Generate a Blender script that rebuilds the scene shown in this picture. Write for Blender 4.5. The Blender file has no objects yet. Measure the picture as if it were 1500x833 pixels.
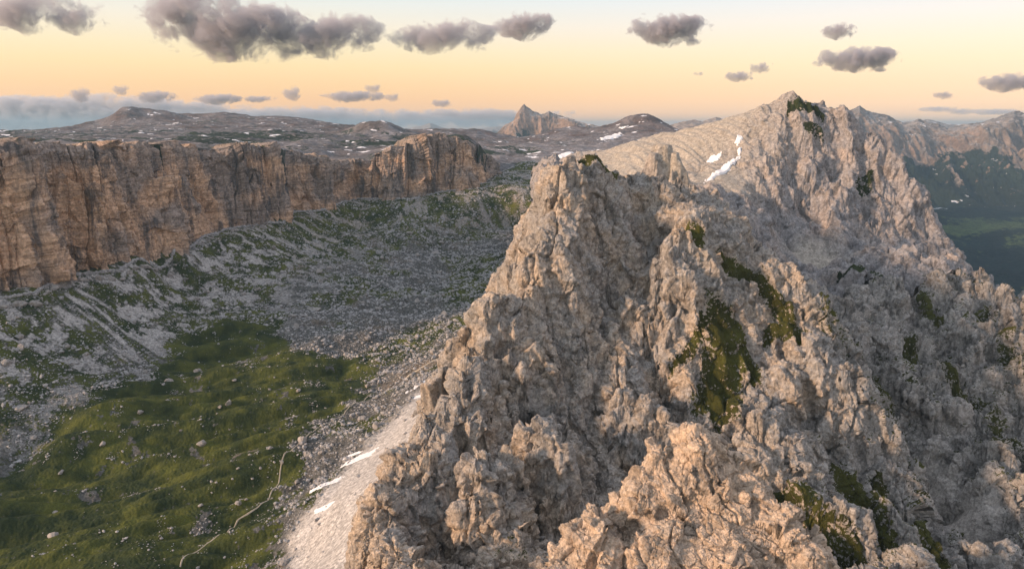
import bpy, math, random, time
import numpy as np
from concurrent.futures import ThreadPoolExecutor
T0 = time.time()
random.seed(7)
DET = 1.0            # mesh density of the terrain
f4 = np.float32
sc = bpy.context.scene
COL = sc.collection
# ------------------------------------------------------------------ camera
PITCH = math.radians(13.0)
FPX, CX, CY = 1004.0, 750.0, 416.5          # focal length and centre in photograph pixels
cam = bpy.data.cameras.new('camera')
cam.sensor_width = 36.0
cam.lens = FPX / 1500.0 * 36.0
cam.clip_start = 1.0
cam.clip_end = 200000.0
camo = bpy.data.objects.new('camera', cam)
COL.objects.link(camo)
camo.location = (0, 0, 0)
camo.rotation_euler = (math.pi / 2 - PITCH, 0, 0)
sc.camera = camo
# ------------------------------------------------------------------ light
SUN_EL, SUN_AZ = math.radians(17.0), math.radians(-112.0)   # azimuth from +Y, clockwise
SUN_STRENGTH = 4.2
SUN_COLOR = (1.0, 0.66, 0.43)
sun = bpy.data.lights.new('sun', 'SUN')
sun.energy = SUN_STRENGTH
sun.angle = math.radians(6.0)
sun.color = SUN_COLOR
suno = bpy.data.objects.new('sun', sun)
COL.objects.link(suno)
from mathutils import Vector
sd = Vector((math.sin(SUN_AZ) * math.cos(SUN_EL), math.cos(SUN_AZ) * math.cos(SUN_EL), math.sin(SUN_EL)))
suno.rotation_euler = (-sd).to_track_quat('-Z', 'Y').to_euler()
w = bpy.data.worlds.new('World')
sc.world = w
w.use_nodes = True
nt = w.node_tree
nt.nodes.clear()
N = nt.nodes.new
sky = N('ShaderNodeTexSky')
sky.sky_type = 'NISHITA'
sky.sun_disc = False
sky.sun_elevation = SUN_EL
sky.sun_rotation = SUN_AZ
sky.altitude = 2600
bg1 = N('ShaderNodeBackground')
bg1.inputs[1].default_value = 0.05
nt.links.new(sky.outputs[0], bg1.inputs[0])
tc = N('ShaderNodeTexCoord')
sep = N('ShaderNodeSeparateXYZ')
nt.links.new(tc.outputs['Generated'], sep.inputs[0])
ramp = N('ShaderNodeValToRGB')
el = ramp.color_ramp.elements


def lin(c):
    return tuple((v / 255.0 / 12.92 if v / 255.0 <= 0.04045 else ((v / 255.0 + 0.055) / 1.055) ** 2.4) for v in c) + (1.0,)


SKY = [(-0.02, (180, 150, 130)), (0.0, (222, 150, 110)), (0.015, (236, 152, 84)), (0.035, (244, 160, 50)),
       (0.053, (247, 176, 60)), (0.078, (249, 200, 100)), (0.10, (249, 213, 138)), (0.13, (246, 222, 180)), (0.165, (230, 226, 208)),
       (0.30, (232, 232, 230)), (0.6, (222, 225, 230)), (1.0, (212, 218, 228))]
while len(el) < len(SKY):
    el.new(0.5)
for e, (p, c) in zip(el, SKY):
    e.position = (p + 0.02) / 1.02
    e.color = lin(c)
mr = N('ShaderNodeMapRange')
mr.inputs[1].default_value = -0.02
mr.inputs[2].default_value = 1.0
nt.links.new(sep.outputs[2], mr.inputs[0])
nt.links.new(mr.outputs[0], ramp.inputs[0])
# the glow is a little pinker to the right of the view
mrx = N('ShaderNodeMapRange')
mrx.inputs[1].default_value = -0.2
mrx.inputs[2].default_value = 0.7
nt.links.new(sep.outputs[0], mrx.inputs[0])
mixp = N('ShaderNodeMix')
mixp.data_type = 'RGBA'
mixp.blend_type = 'MULTIPLY'
mixp.inputs[7].default_value = (1.0, 0.93, 0.98, 1)
nt.links.new(mrx.outputs[0], mixp.inputs[0])
nt.links.new(ramp.outputs[0], mixp.inputs[6])
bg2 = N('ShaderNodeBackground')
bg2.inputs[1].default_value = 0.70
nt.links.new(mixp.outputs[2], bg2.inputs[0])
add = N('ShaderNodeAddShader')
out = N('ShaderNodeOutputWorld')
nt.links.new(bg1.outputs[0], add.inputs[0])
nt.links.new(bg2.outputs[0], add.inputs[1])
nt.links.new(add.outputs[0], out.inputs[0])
sc.view_settings.view_transform = 'Standard'
sc.view_settings.look = 'None'
sc.view_settings.gamma = 1.0
sc.view_settings.exposure = 0.42
sc.view_settings.use_curve_mapping = False
sc.cycles.use_denoising = True
sc.cycles.max_bounces = 5
sc.cycles.diffuse_bounces = 3
sc.cycles.volume_bounces = 1
sc.cycles.volume_max_steps = 256
sc.cycles.transparent_max_bounces = 8

# ------------------------------------------------------------------ helpers: noise
rng = np.random.RandomState(11)
PERM = rng.permutation(256).astype(np.int32)
PERM = np.concatenate([PERM, PERM])
g = rng.normal(size=(256, 3))
g /= np.linalg.norm(g, axis=1, keepdims=True)
GX, GY, GZ = [np.ascontiguousarray(g[:, i]).astype(f4) for i in range(3)]
a2 = rng.uniform(0, 2 * math.pi, 256)
G2X, G2Y = np.cos(a2).astype(f4), np.sin(a2).astype(f4)
POOL = ThreadPoolExecutor(4)


def _n3(x, y, z):
    xf = np.floor(x); yf = np.floor(y); zf = np.floor(z)
    xi = xf.astype(np.int32) & 255; yi = yf.astype(np.int32) & 255; zi = zf.astype(np.int32) & 255
    x = x - xf; y = y - yf; z = z - zf
    u = x * x * x * (x * (x * 6 - 15) + 10); v = y * y * y * (y * (y * 6 - 15) + 10); ww = z * z * z * (z * (z * 6 - 15) + 10)
    res = None
    ax = PERM[xi]; bx_ = PERM[(xi + 1) & 255]
    vals = []
    for h0, dx in ((ax, 0), (bx_, 1)):
        for dy in (0, 1):
            h1 = PERM[(h0 + yi + dy) & 255]
            for dz in (0, 1):
                h = PERM[(h1 + zi + dz) & 255]
                vals.append(GX[h] * (x - dx) + GY[h] * (y - dy) + GZ[h] * (z - dz))
    c = [vals[i] + ww * (vals[i + 1] - vals[i]) for i in (0, 2, 4, 6)]
    d0 = c[0] + v * (c[1] - c[0]); d1 = c[2] + v * (c[3] - c[2])
    return (d0 + u * (d1 - d0)) * f4(1.5)


def _n2(x, y):
    xf = np.floor(x); yf = np.floor(y)
    xi = xf.astype(np.int32) & 255; yi = yf.astype(np.int32) & 255
    x = x - xf; y = y - yf
    u = x * x * x * (x * (x * 6 - 15) + 10); v = y * y * y * (y * (y * 6 - 15) + 10)
    vals = []
    for dx in (0, 1):
        h0 = PERM[(xi + dx) & 255]
        for dy in (0, 1):
            h = PERM[(h0 + yi + dy) & 255]
            vals.append(G2X[h] * (x - dx) + G2Y[h] * (y - dy))
    d0 = vals[0] + v * (vals[1] - vals[0]); d1 = vals[2] + v * (vals[3] - vals[2])
    return (d0 + u * (d1 - d0)) * f4(1.5)


def par(fn, *arrs, chunk=60000):
    shp = np.broadcast(*arrs).shape
    fl = [np.broadcast_to(np.asarray(a, dtype=f4), shp).ravel() for a in arrs]
    n = fl[0].size
    res = np.empty(n, dtype=f4)

    def job(i):
        res[i:i + chunk] = fn(*[a[i:i + chunk] for a in fl])
    list(POOL.map(job, range(0, n, chunk)))
    return res.reshape(shp)


def n3(x, y, z): return par(_n3, x, y, z)
def n2(x, y): return par(_n2, x, y)


def _facet(x, y, z):
    """Broken blocks: every cell has its own height and its own tilt, so neighbours part along sharp edges."""
    bx_ = np.floor(x - f4(0.5)); by_ = np.floor(y - f4(0.5)); bz_ = np.floor(z - f4(0.5))
    ix = bx_.astype(np.int32) & 255; iy = by_.astype(np.int32) & 255; iz = bz_.astype(np.int32) & 255
    best = np.full(x.shape, 9.0, dtype=f4); val = np.zeros(x.shape, dtype=f4)
    for dx in (0, 1):
        h0 = PERM[(ix + dx) & 255]
        for dy in (0, 1):
            h1 = PERM[(h0 + iy + dy) & 255]
            for dz in (0, 1):
                h = PERM[(h1 + iz + dz) & 255]
                px = x - (bx_ + dx + f4(0.5) + f4(0.42) * GX[h]); py = y - (by_ + dy + f4(0.5) + f4(0.42) * GY[h]); pz = z - (bz_ + dz + f4(0.5) + f4(0.42) * GZ[h])
                d = px * px + py * py + pz * pz
                h2 = PERM[h + 1]
                v = (h2.astype(f4) / f4(255) - f4(0.5)) + f4(0.9) * (GX[h2] * px + GY[h2] * py + GZ[h2] * pz)
                k = d < best
                best = np.where(k, d, best); val = np.where(k, v, val)
    return val


def facet(x, y, z): return par(_facet, x, y, z)


def fbm2(x, y, L, octs, gain=0.5, off=0.0):
    s = 0; a = 1.0
    for i in range(octs):
        s = s + a * n2(x / L + off + 17.3 * i, y / L - off + 5.1 * i)
        L = L / 2.03; a *= gain
    return s


def ridged2(x, y, L, octs, gain=0.5, off=0.0):
    s = 0; a = 1.0
    for i in range(octs):
        s = s + a * (1 - 2.2 * np.abs(n2(x / L + off + 9.3 * i, y / L - off + 3.7 * i)))
        L = L / 2.1; a *= gain
    return s


def sstep(a, b, x):
    t = np.clip((x - a) / (b - a), 0, 1)
    return t * t * (3 - 2 * t)


# ------------------------------------------------------------------ helpers: geometry
CP, SP = math.cos(PITCH), math.sin(PITCH)


def ray(px, py):
    x = (px - CX) / FPX; y = -(py - CY) / FPX
    d = CP + y * SP
    return x / d, (-SP + y * CP) / d


def P(px, py, D):
    rx, rz = ray(px, py)
    return (rx * D, D, rz * D)


def PZ(px, py, z):
    rx, rz = ray(px, py)
    return (rx * z / rz, z / rz, z)


class RBF:
    def __init__(self, pts, c=12.0, smooth=0.0):
        p = np.array(pts, dtype=np.float64)
        self.xy = p[:, :2]; self.c = c
        n = len(p)
        d = np.sqrt(((self.xy[:, None] - self.xy[None]) ** 2).sum(-1) + c * c)
        self.s = d.mean()
        A = np.zeros((n + 3, n + 3))
        A[:n, :n] = d / self.s + np.eye(n) * smooth
        A[:n, n] = 1; A[:n, n + 1:] = self.xy / 1000.0
        A[n:, :n] = A[:n, n:].T
        b = np.zeros(n + 3); b[:n] = p[:, 2]
        self.w = np.linalg.solve(A, b)

    def _e(self, x, y):
        n = len(self.xy)
        r = np.full(x.shape, self.w[n], dtype=f4) + f4(self.w[n + 1] / 1000) * x + f4(self.w[n + 2] / 1000) * y
        for i in range(n):
            dx = x - f4(self.xy[i, 0]); dy = y - f4(self.xy[i, 1])
            r += f4(self.w[i] / self.s) * np.sqrt(dx * dx + dy * dy + f4(self.c ** 2))
        return r

    def __call__(self, x, y): return par(self._e, x, y, chunk=16000)


def march(H, px, py, d0, d1, n=700):
    rx, rz = ray(px, py)
    D = np.exp(np.linspace(math.log(d0), math.log(d1), n))
    h = H((rx * D).astype(f4), D.astype(f4))
    below = np.nonzero(rz * D < h)[0]
    i = below[0] if len(below) else n - 1
    return (rx * D[i], D[i], float(h[i]))


def tag(o, label=None, cat=None, group=None, kind=None):
    if label: o['label'] = label
    if cat: o['category'] = cat
    if group: o['group'] = group
    if kind: o['kind'] = kind
    return o


def mesh_obj(name, verts, faces, mat, attrs=None, smooth=True):
    verts = np.ascontiguousarray(verts, dtype=f4); faces = np.ascontiguousarray(faces, dtype=np.int32)
    me = bpy.data.meshes.new(name)
    k = faces.shape[1]
    me.vertices.add(len(verts)); me.vertices.foreach_set('co', verts.ravel())
    me.loops.add(faces.size); me.loops.foreach_set('vertex_index', faces.ravel())
    me.polygons.add(len(faces)); me.polygons.foreach_set('loop_start', np.arange(0, faces.size, k, dtype=np.int32))
    if smooth is not None:
        me.polygons.foreach_set('use_smooth', np.full(len(faces), smooth, dtype=bool))
    if attrs is not None:
        a = me.color_attributes.new('mask', 'FLOAT_COLOR', 'POINT')
        c = np.ones((len(verts), 4), dtype=f4)
        for i, ch in enumerate(attrs):
            c[:, i] = np.clip(ch.ravel(), 0, 1)
        a.data.foreach_set('color', c.ravel())
    me.update(calc_edges=True)
    me.materials.append(mat)
    o = bpy.data.objects.new(name, me)
    COL.objects.link(o)
    return o


def grid_faces(nr, nc, keep=None):
    i = np.arange(nr * nc, dtype=np.int32).reshape(nr, nc)
    q = np.stack([i[:-1, :-1], i[:-1, 1:], i[1:, 1:], i[1:, :-1]], -1)
    if keep is not None:
        k = keep[:-1, :-1] | keep[:-1, 1:] | keep[1:, 1:] | keep[1:, :-1]
        return q[k]
    return q.reshape(-1, 4)


def compact(verts, faces, attrs):
    used = np.zeros(len(verts), dtype=bool); used[faces.ravel()] = True
    idx = np.cumsum(used) - 1
    return verts[used], idx[faces], [a.ravel()[used] for a in attrs]


def normals(X, Y, Z):
    du = [np.gradient(a, axis=1) for a in (X, Y, Z)]
    dv = [np.gradient(a, axis=0) for a in (X, Y, Z)]
    n = [du[1] * dv[2] - du[2] * dv[1], du[2] * dv[0] - du[0] * dv[2], du[0] * dv[1] - du[1] * dv[0]]
    L = np.sqrt(n[0] ** 2 + n[1] ** 2 + n[2] ** 2) + 1e-9
    return [(a / L).astype(f4) for a in n]


def fan(px0, px1, d0, d1, nc, nr):
    """A sheet of columns fanning out from the viewpoint: X, Y in metres (d0, d1 may be arrays over columns)."""
    u = np.linspace((px0 - CX) / FPX / CP, (px1 - CX) / FPX / CP, int(nc * DET)).astype(f4)
    t = np.linspace(0, 1, int(nr * DET)).astype(f4)[:, None]
    if callable(d0): d0 = d0(u)
    if callable(d1): d1 = d1(u)
    l0 = np.log(np.broadcast_to(np.asarray(d0, dtype=f4), u.shape))[None]
    l1 = np.log(np.broadcast_to(np.asarray(d1, dtype=f4), u.shape))[None]
    Y = np.exp(l0 + (l1 - l0) * t).astype(f4)
    return (Y * u[None]).astype(f4), Y


# ------------------------------------------------------------------ materials
def new_mat(name):
    m = bpy.data.materials.new(name)
    m.use_nodes = True
    m.node_tree.nodes.clear()
    return m, m.node_tree


class NT:
    def __init__(s, t): s.t = t
    def n(s, k, **kw):
        x = s.t.nodes.new(k)
        for a, b in kw.items(): setattr(x, a, b)
        return x
    def l(s, a, b): s.t.links.new(a, b)
    def noise(s, co, scale, detail=3, rough=0.6, dist=0.0):
        x = s.n('ShaderNodeTexNoise')
        x.inputs['Scale'].default_value = scale; x.inputs['Detail'].default_value = detail
        x.inputs['Roughness'].default_value = rough; x.inputs['Distortion'].default_value = dist
        s.l(co, x.inputs['Vector'])
        return x.outputs['Fac']
    def ramp(s, fac, stops):
        x = s.n('ShaderNodeValToRGB')
        e = x.color_ramp.elements
        while len(e) < len(stops): e.new(0.5)
        for a, (p, c) in zip(e, stops):
            a.position = p; a.color = tuple(c) + (1,) if not isinstance(c, (int, float)) else (c, c, c, 1)
        s.l(fac, x.inputs[0])
        return x.outputs[0]
    def mix(s, fac, a, b, mode='MIX'):
        x = s.n('ShaderNodeMix', data_type='RGBA', blend_type=mode)
        for sock, v in ((x.inputs[0], fac), (x.inputs[6], a), (x.inputs[7], b)):
            if hasattr(v, 'links') or hasattr(v, 'is_output'): s.l(v, sock)
            elif isinstance(v, (int, float)): sock.default_value = v if sock == x.inputs[0] else (v, v, v, 1)
            else: sock.default_value = tuple(v) + (1,)
        return x.outputs[2]
    def math(s, op, a, b=0.0, clamp=False):
        x = s.n('ShaderNodeMath', operation=op, use_clamp=clamp)
        for sock, v in ((x.inputs[0], a), (x.inputs[1], b)):
            if isinstance(v, (int, float)): sock.default_value = v
            else: s.l(v, sock)
        return x.outputs[0]
    def map(s, co, scale, rot=(0, 0, 0)):
        x = s.n('ShaderNodeMapping')
        x.inputs['Scale'].default_value = scale; x.inputs['Rotation'].default_value = rot
        s.l(co, x.inputs['Vector'])
        return x.outputs[0]


def terrain_mat(name, grey, warm, pale, grass, fine=1.0, bump=0.35, strata=False, var=0.5, snowy=False, grass2=None, gstone=0.34, snowsc=1.0, joints=False):
    """Rock, grass and scree blended by the mesh's own cover map (red grass, green ochre rock, blue scree)."""
    m, t = new_mat(name)
    k = NT(t)
    geo = k.n('ShaderNodeNewGeometry')
    co = geo.outputs['Position']
    at = k.n('ShaderNodeAttribute', attribute_name='mask')
    sp = k.n('ShaderNodeSeparateColor')
    k.l(at.outputs['Color'], sp.inputs[0])
    nb = k.noise(co, 0.09 * fine, 5, 0.65)
    nf = k.noise(co, 0.9 * fine, 4, 0.7)
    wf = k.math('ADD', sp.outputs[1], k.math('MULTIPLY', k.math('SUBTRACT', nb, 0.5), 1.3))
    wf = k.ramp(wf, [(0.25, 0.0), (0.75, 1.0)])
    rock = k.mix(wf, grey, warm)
    if strata:
        st = k.noise(k.map(co, (0.012, 0.012, 0.40)), 1.0, 4, 0.6)
        rock = k.mix(k.ramp(st, [(0.32, 0.40), (0.55, 0.0)]), rock, (0.13, 0.085, 0.06))
        vs = k.noise(k.map(co, (0.05, 0.05, 0.009)), 1.0, 6, 0.7)
        rock = k.mix(k.ramp(vs, [(0.50, 0.0), (0.62, 0.8)]), rock, (0.075, 0.078, 0.085))
    else:
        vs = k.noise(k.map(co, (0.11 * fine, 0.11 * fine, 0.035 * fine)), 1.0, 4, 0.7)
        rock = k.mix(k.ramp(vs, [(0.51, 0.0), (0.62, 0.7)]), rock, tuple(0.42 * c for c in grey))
    rock = k.mix(sp.outputs[2], rock, pale)
    vo = k.n('ShaderNodeTexVoronoi')
    vo.inputs['Scale'].default_value = 0.55 * fine
    k.l(co, vo.inputs['Vector'])
    vsep = k.n('ShaderNodeSeparateColor'); k.l(vo.outputs['Color'], vsep.inputs[0])
    rock = k.mix(1.0, rock, k.ramp(vsep.outputs[0], [(0.0, 1.0 - 0.45 * var), (1.0, 1.0 + 0.5 * var)]), 'MULTIPLY')
    v = k.ramp(nf, [(0.28, 1.0 - var), (0.72, 1.0 + var * 0.45)])
    rock = k.mix(1.0, rock, v, 'MULTIPLY')
    gn = k.noise(co, 0.05 * fine, 4, 0.6)
    g2 = grass2 or tuple(c * 0.45 for c in grass)
    gcol = k.mix(k.ramp(gn, [(0.40, 0.0), (0.66, 1.0)]), g2, grass)
    gf = k.noise(co, 1.6 * fine, 3, 0.7)
    gcol = k.mix(1.0, gcol, k.ramp(gf, [(0.3, 0.6), (0.7, 1.3)]), 'MULTIPLY')
    gm = k.math('ADD', sp.outputs[0], k.math('MULTIPLY', k.math('SUBTRACT', k.noise(co, 0.35 * fine, 4, 0.75), 0.5), 1.5))
    gv = k.n('ShaderNodeTexVoronoi'); gv.inputs['Scale'].default_value = 0.8 * fine
    k.l(co, gv.inputs['Vector'])
    gvs = k.n('ShaderNodeSeparateColor'); k.l(gv.outputs['Color'], gvs.inputs[0])
    gm = k.math('SUBTRACT', gm, k.ramp(gvs.outputs[1], [(0.72, 0.0), (0.95, gstone)]))
    gm = k.ramp(gm, [(0.40, 0.0), (0.56, 1.0)])
    col = k.mix(gm, rock, gcol)
    if snowy:
        sn = k.noise(k.map(co, (0.018 * snowsc, 0.03 * snowsc, 0.04 * snowsc)), 1.0, 3, 0.55)
        up = k.n('ShaderNodeSeparateXYZ')
        k.l(geo.outputs['Normal'], up.inputs[0])
        sm = k.math('MULTIPLY', k.ramp(sn, [(0.645, 0.0), (0.66, 1.0)]), k.ramp(up.outputs[2], [(0.8, 0.0), (0.9, 1.0)]))
        col = k.mix(sm, col, (0.8, 0.8, 0.82))
    b = k.n('ShaderNodeBsdfPrincipled')
    b.inputs['Roughness'].default_value = 0.92
    b.inputs['Specular IOR Level'].default_value = 0.15
    k.l(col, b.inputs['Base Color'])
    if bump:
        if joints:
            v1 = k.n('ShaderNodeTexVoronoi', feature='DISTANCE_TO_EDGE'); v1.inputs['Scale'].default_value = 1.0
            nd = k.n('ShaderNodeTexNoise'); nd.inputs['Scale'].default_value = 0.5 * fine; nd.inputs['Detail'].default_value = 3
            k.l(co, nd.inputs['Vector'])
            vm = k.n('ShaderNodeVectorMath', operation='MULTIPLY_ADD'); k.l(nd.outputs['Color'], vm.inputs[0]); vm.inputs[1].default_value = (2.2 / fine,) * 3
            k.l(co, vm.inputs[2])
            k.l(k.map(vm.outputs[0], (0.42 * fine, 0.42 * fine, 0.30 * fine)), v1.inputs['Vector'])
            v2 = k.n('ShaderNodeTexVoronoi', feature='DISTANCE_TO_EDGE'); v2.inputs['Scale'].default_value = 1.0
            k.l(k.map(vm.outputs[0], (0.9 * fine, 0.9 * fine, 2.0 * fine)), v2.inputs['Vector'])
            nf = k.math('ADD', nf, k.math('ADD', k.math('MULTIPLY', k.ramp(v1.outputs['Distance'], [(0.0, 0.0), (0.12, 1.0)]), 0.55), k.math('MULTIPLY', k.ramp(v2.outputs['Distance'], [(0.0, 0.0), (0.10, 1.0)]), 0.25)))
        bp = k.n('ShaderNodeBump')
        bp.inputs['Strength'].default_value = bump
        bp.inputs['Distance'].default_value = 0.9 / fine
        k.l(nf, bp.inputs['Height'])
        k.l(bp.outputs[0], b.inputs['Normal'])
    o = k.n('ShaderNodeOutputMaterial')
    k.l(b.outputs[0], o.inputs[0])
    return m


def plain_mat(name, c1, c2, scale=0.5, rough=0.9, bump=0.2, obj=False):
    m, t = new_mat(name); k = NT(t)
    if obj:
        tcn = k.n('ShaderNodeTexCoord'); co = tcn.outputs['Object']
    else:
        co = k.n('ShaderNodeNewGeometry').outputs['Position']
    nf = k.noise(co, scale, 5, 0.65)
    col = k.mix(k.ramp(nf, [(0.3, 0.0), (0.7, 1.0)]), c1, c2)
    b = k.n('ShaderNodeBsdfPrincipled')
    b.inputs['Roughness'].default_value = rough
    b.inputs['Specular IOR Level'].default_value = 0.2
    k.l(col, b.inputs['Base Color'])
    bp = k.n('ShaderNodeBump'); bp.inputs['Strength'].default_value = bump; bp.inputs['Distance'].default_value = 0.3
    k.l(nf, bp.inputs['Height']); k.l(bp.outputs[0], b.inputs['Normal'])
    o = k.n('ShaderNodeOutputMaterial'); k.l(b.outputs[0], o.inputs[0])
    return m


GREEN = (0.065, 0.085, 0.018)
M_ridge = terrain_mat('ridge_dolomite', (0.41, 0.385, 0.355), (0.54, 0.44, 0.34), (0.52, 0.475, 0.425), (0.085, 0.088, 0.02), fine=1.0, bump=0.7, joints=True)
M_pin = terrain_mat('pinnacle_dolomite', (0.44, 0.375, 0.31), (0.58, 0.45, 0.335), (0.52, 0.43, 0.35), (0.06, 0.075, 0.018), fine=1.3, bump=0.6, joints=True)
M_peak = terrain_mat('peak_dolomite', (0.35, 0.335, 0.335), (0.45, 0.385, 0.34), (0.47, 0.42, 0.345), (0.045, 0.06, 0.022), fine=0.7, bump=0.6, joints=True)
M_cliff = terrain_mat('cliff_dolomite', (0.33, 0.27, 0.23), (0.64, 0.43, 0.285), (0.38, 0.31, 0.25), (0.05, 0.07, 0.02), fine=0.5, strata=True)
M_valley = terrain_mat('valley_ground', (0.095, 0.095, 0.088), (0.17, 0.13, 0.09), (0.50, 0.475, 0.445), (0.092, 0.10, 0.020), fine=0.8, var=0.6,
                       grass2=(0.022, 0.034, 0.012), gstone=0.35)
M_plat = terrain_mat('plateau_ground', (0.135, 0.13, 0.132), (0.11, 0.08, 0.072), (0.27, 0.255, 0.26), (0.035, 0.05, 0.03), fine=0.12, bump=0.6, snowy=True)
M_far = terrain_mat('far_rock', (0.19, 0.165, 0.15), (0.30, 0.215, 0.165), (0.38, 0.35, 0.33), (0.02, 0.032, 0.022), fine=0.03, bump=0.8, snowy=True, snowsc=0.35)
M_forest = terrain_mat('forest_ground', (0.07, 0.10, 0.035), (0.08, 0.10, 0.035), (0.09, 0.13, 0.04), (0.007, 0.022, 0.020), fine=0.05, bump=0.8,
                       grass2=(0.004, 0.012, 0.012))
M_boulder = plain_mat('boulder_stone', (0.20, 0.19, 0.18), (0.40, 0.37, 0.34), 1.2, obj=True, bump=0.4)
M_rubble = plain_mat('rubble_stone', (0.15, 0.15, 0.155), (0.50, 0.485, 0.47), 0.35)
M_snow = plain_mat('old_snow', (0.70, 0.70, 0.71), (0.88, 0.88, 0.88), 0.4, 0.6, 0.1)
M_path = plain_mat('trodden_path', (0.34, 0.29, 0.22), (0.46, 0.41, 0.33), 0.5)

# ------------------------------------------------------------------ the great cliff: plan and height
#  px, base py, base z, top py
CL = [(-120, 455, -168, 206), (-60, 440, -167, 206), (0, 430, -166, 208), (50, 422, -165, 212), (100, 400, -164, 212), (175, 388, -163, 210),
      (200, 378, -162, 208), (250, 365, -161, 205), (292, 347, -160, 206), (302, 344, -160, 212), (330, 335, -158, 214), (380, 326, -155, 213),
      (415, 320, -152, 212), (430, 309, -150, 216), (480, 302, -147, 229), (497, 298, -146, 236), (520, 291, -145, 236), (532, 291, -144, 231),
      (570, 291, -142, 221), (600, 290, -139, 208), (640, 282, -132, 198), (680, 277, -127, 201), (700, 271, -122, 207), (718, 260, -112, 228), (735, 252, -104, 241)]
cl_px = np.array([c[0] for c in CL], float)
cl_u = (cl_px - CX) / FPX / CP
base = np.array([PZ(c[0], c[1], c[2]) for c in CL])
cl_D = base[:, 1]
# true u = X/Y of each base point
cl_u = base[:, 0] / base[:, 1]
top_z = np.array([ray(c[0], c[3])[1] for c in CL]) * (cl_D + 6)
# the col that closes the valley, right of the cliff
COLP = [(770, 236, 1660), (800, 241, 1700), (830, 243, 1720), (900, 246, 1740)]
colp = np.array([P(*c) for c in COLP])
dc_u = np.concatenate([cl_u, colp[:, 0] / colp[:, 1]])
dc_D = np.concatenate([cl_D, colp[:, 1]])
dc_topz = np.concatenate([top_z, colp[:, 2]])
def Dc(u): return np.interp(u, dc_u, dc_D).astype(f4)
def Ztop(u): return np.interp(u, dc_u, dc_topz).astype(f4)

# ------------------------------------------------------------------ valley surface
vp = []
for b_ in base: vp.append((b_[0], b_[1], b_[2])); vp.append((b_[0] * (1 + 40 / b_[1]), b_[1] + 40, b_[2] - 4))
for c in colp: vp.append(tuple(c)); vp.append((c[0], c[1] + 80, c[2] + 2))
for px, py, z in [(0, 833, -262), (150, 833, -264), (300, 833, -262), (400, 833, -256), (0, 700, -258), (130, 650, -256), (100, 740, -261), (250, 700, -258), (220, 600, -250),
                  (60, 560, -222), (20, 500, -195), (100, 500, -208), (180, 470, -208), (250, 450, -212), (330, 430, -214), (330, 500, -240), (270, 520, -242),
                  (250, 410, -195), (330, 385, -190), (400, 370, -190), (460, 350, -187), (520, 335, -186), (560, 350, -192), (600, 330, -176), (650, 310, -159), (700, 300, -150),
                  (330, 570, -252), (400, 600, -254), (350, 700, -257), (450, 560, -250), (520, 520, -247), (560, 480, -242), (480, 470, -235), (420, 450, -228), (420, 500, -240),
                  (500, 420, -226), (560, 430, -233), (620, 400, -230), (650, 360, -206), (700, 350, -202), (740, 330, -190), (680, 420, -232), (640, 470, -240), (600, 520, -244), (560, 570, -247),
                  (500, 610, -250), (460, 660, -252), (430, 720, -253), (420, 780, -250),
                  (480, 800, -228), (500, 740, -226), (540, 690, -222), (580, 640, -219), (620, 590, -217), (640, 560, -220), (690, 490, -217),
                  (520, 833, -208), (560, 760, -198), (620, 670, -192), (680, 570, -188), (740, 470, -185), (730, 430, -212), (770, 390, -195),
                  (760, 290, -140), (790, 320, -170), (800, 280, -132), (850, 300, -145)]:
    vp.append(PZ(px, py, z))
vp += [(-560, 300, -168), (-430, 300, -235), (-250, 250, -265), (-80, 220, -225), (0, 250, -240)]
V_rbf = RBF(vp, 18.0, 0.002)
cliff_line = np.array([base[i, :2] for i in range(len(CL)) if CL[i][0] in (-120, 0, 175, 330, 430, 520, 532, 570, 640, 700, 735)])


def cliff_coords(x, y):
    """distance from the foot of the cliff, and length along it"""
    best = np.full(x.shape, 1e9, dtype=f4); sbest = np.zeros(x.shape, dtype=f4); s0 = 0.0
    for i in range(len(cliff_line) - 1):
        a = cliff_line[i]; d = cliff_line[i + 1] - a; L = math.hypot(*d)
        t = np.clip(((x - a[0]) * d[0] + (y - a[1]) * d[1]) / L ** 2, 0, 1).astype(f4)
        dd = np.hypot(x - a[0] - t * d[0], y - a[1] - t * d[1])
        k = dd < best
        best = np.where(k, dd, best); sbest = np.where(k, s0 + t * L, sbest)
        s0 += L
    return best.astype(f4), sbest.astype(f4)


MEADOW = np.array([PZ(a, b, -254)[:2] for a, b in [(-160, 833), (-60, 760), (0, 700), (60, 660), (150, 600), (220, 575), (270, 520), (330, 497), (400, 502), (440, 530), (520, 535),
                                                   (550, 560), (520, 600), (460, 640), (432, 690), (412, 735), (395, 790), (375, 850), (330, 1000), (-150, 1100)]])


def poly_sdf(x, y, poly):
    best = np.full(x.shape, 1e9, dtype=f4); inside = np.zeros(x.shape, dtype=bool)
    n = len(poly)
    for i in range(n):
        a = poly[i]; b = poly[(i + 1) % n]; d = b - a
        t = np.clip(((x - a[0]) * d[0] + (y - a[1]) * d[1]) / (d @ d), 0, 1)
        best = np.minimum(best, np.hypot(x - a[0] - t * d[0], y - a[1] - t * d[1]))
        if a[1] != b[1]:
            c = ((a[1] > y) != (b[1] > y)) & (x < (b[0] - a[0]) * (y - a[1]) / (b[1] - a[1]) + a[0])
            inside ^= c
    return np.where(inside, best, -best).astype(f4)


SCREE = np.array([PZ(a, b, z)[:2] for a, b, z in [(400, 850, -238), (425, 765, -240), (485, 708, -240), (550, 645, -236), (600, 592, -232), (650, 560, -225), (700, 540, -190), (640, 700, -185), (560, 850, -190)]])


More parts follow.
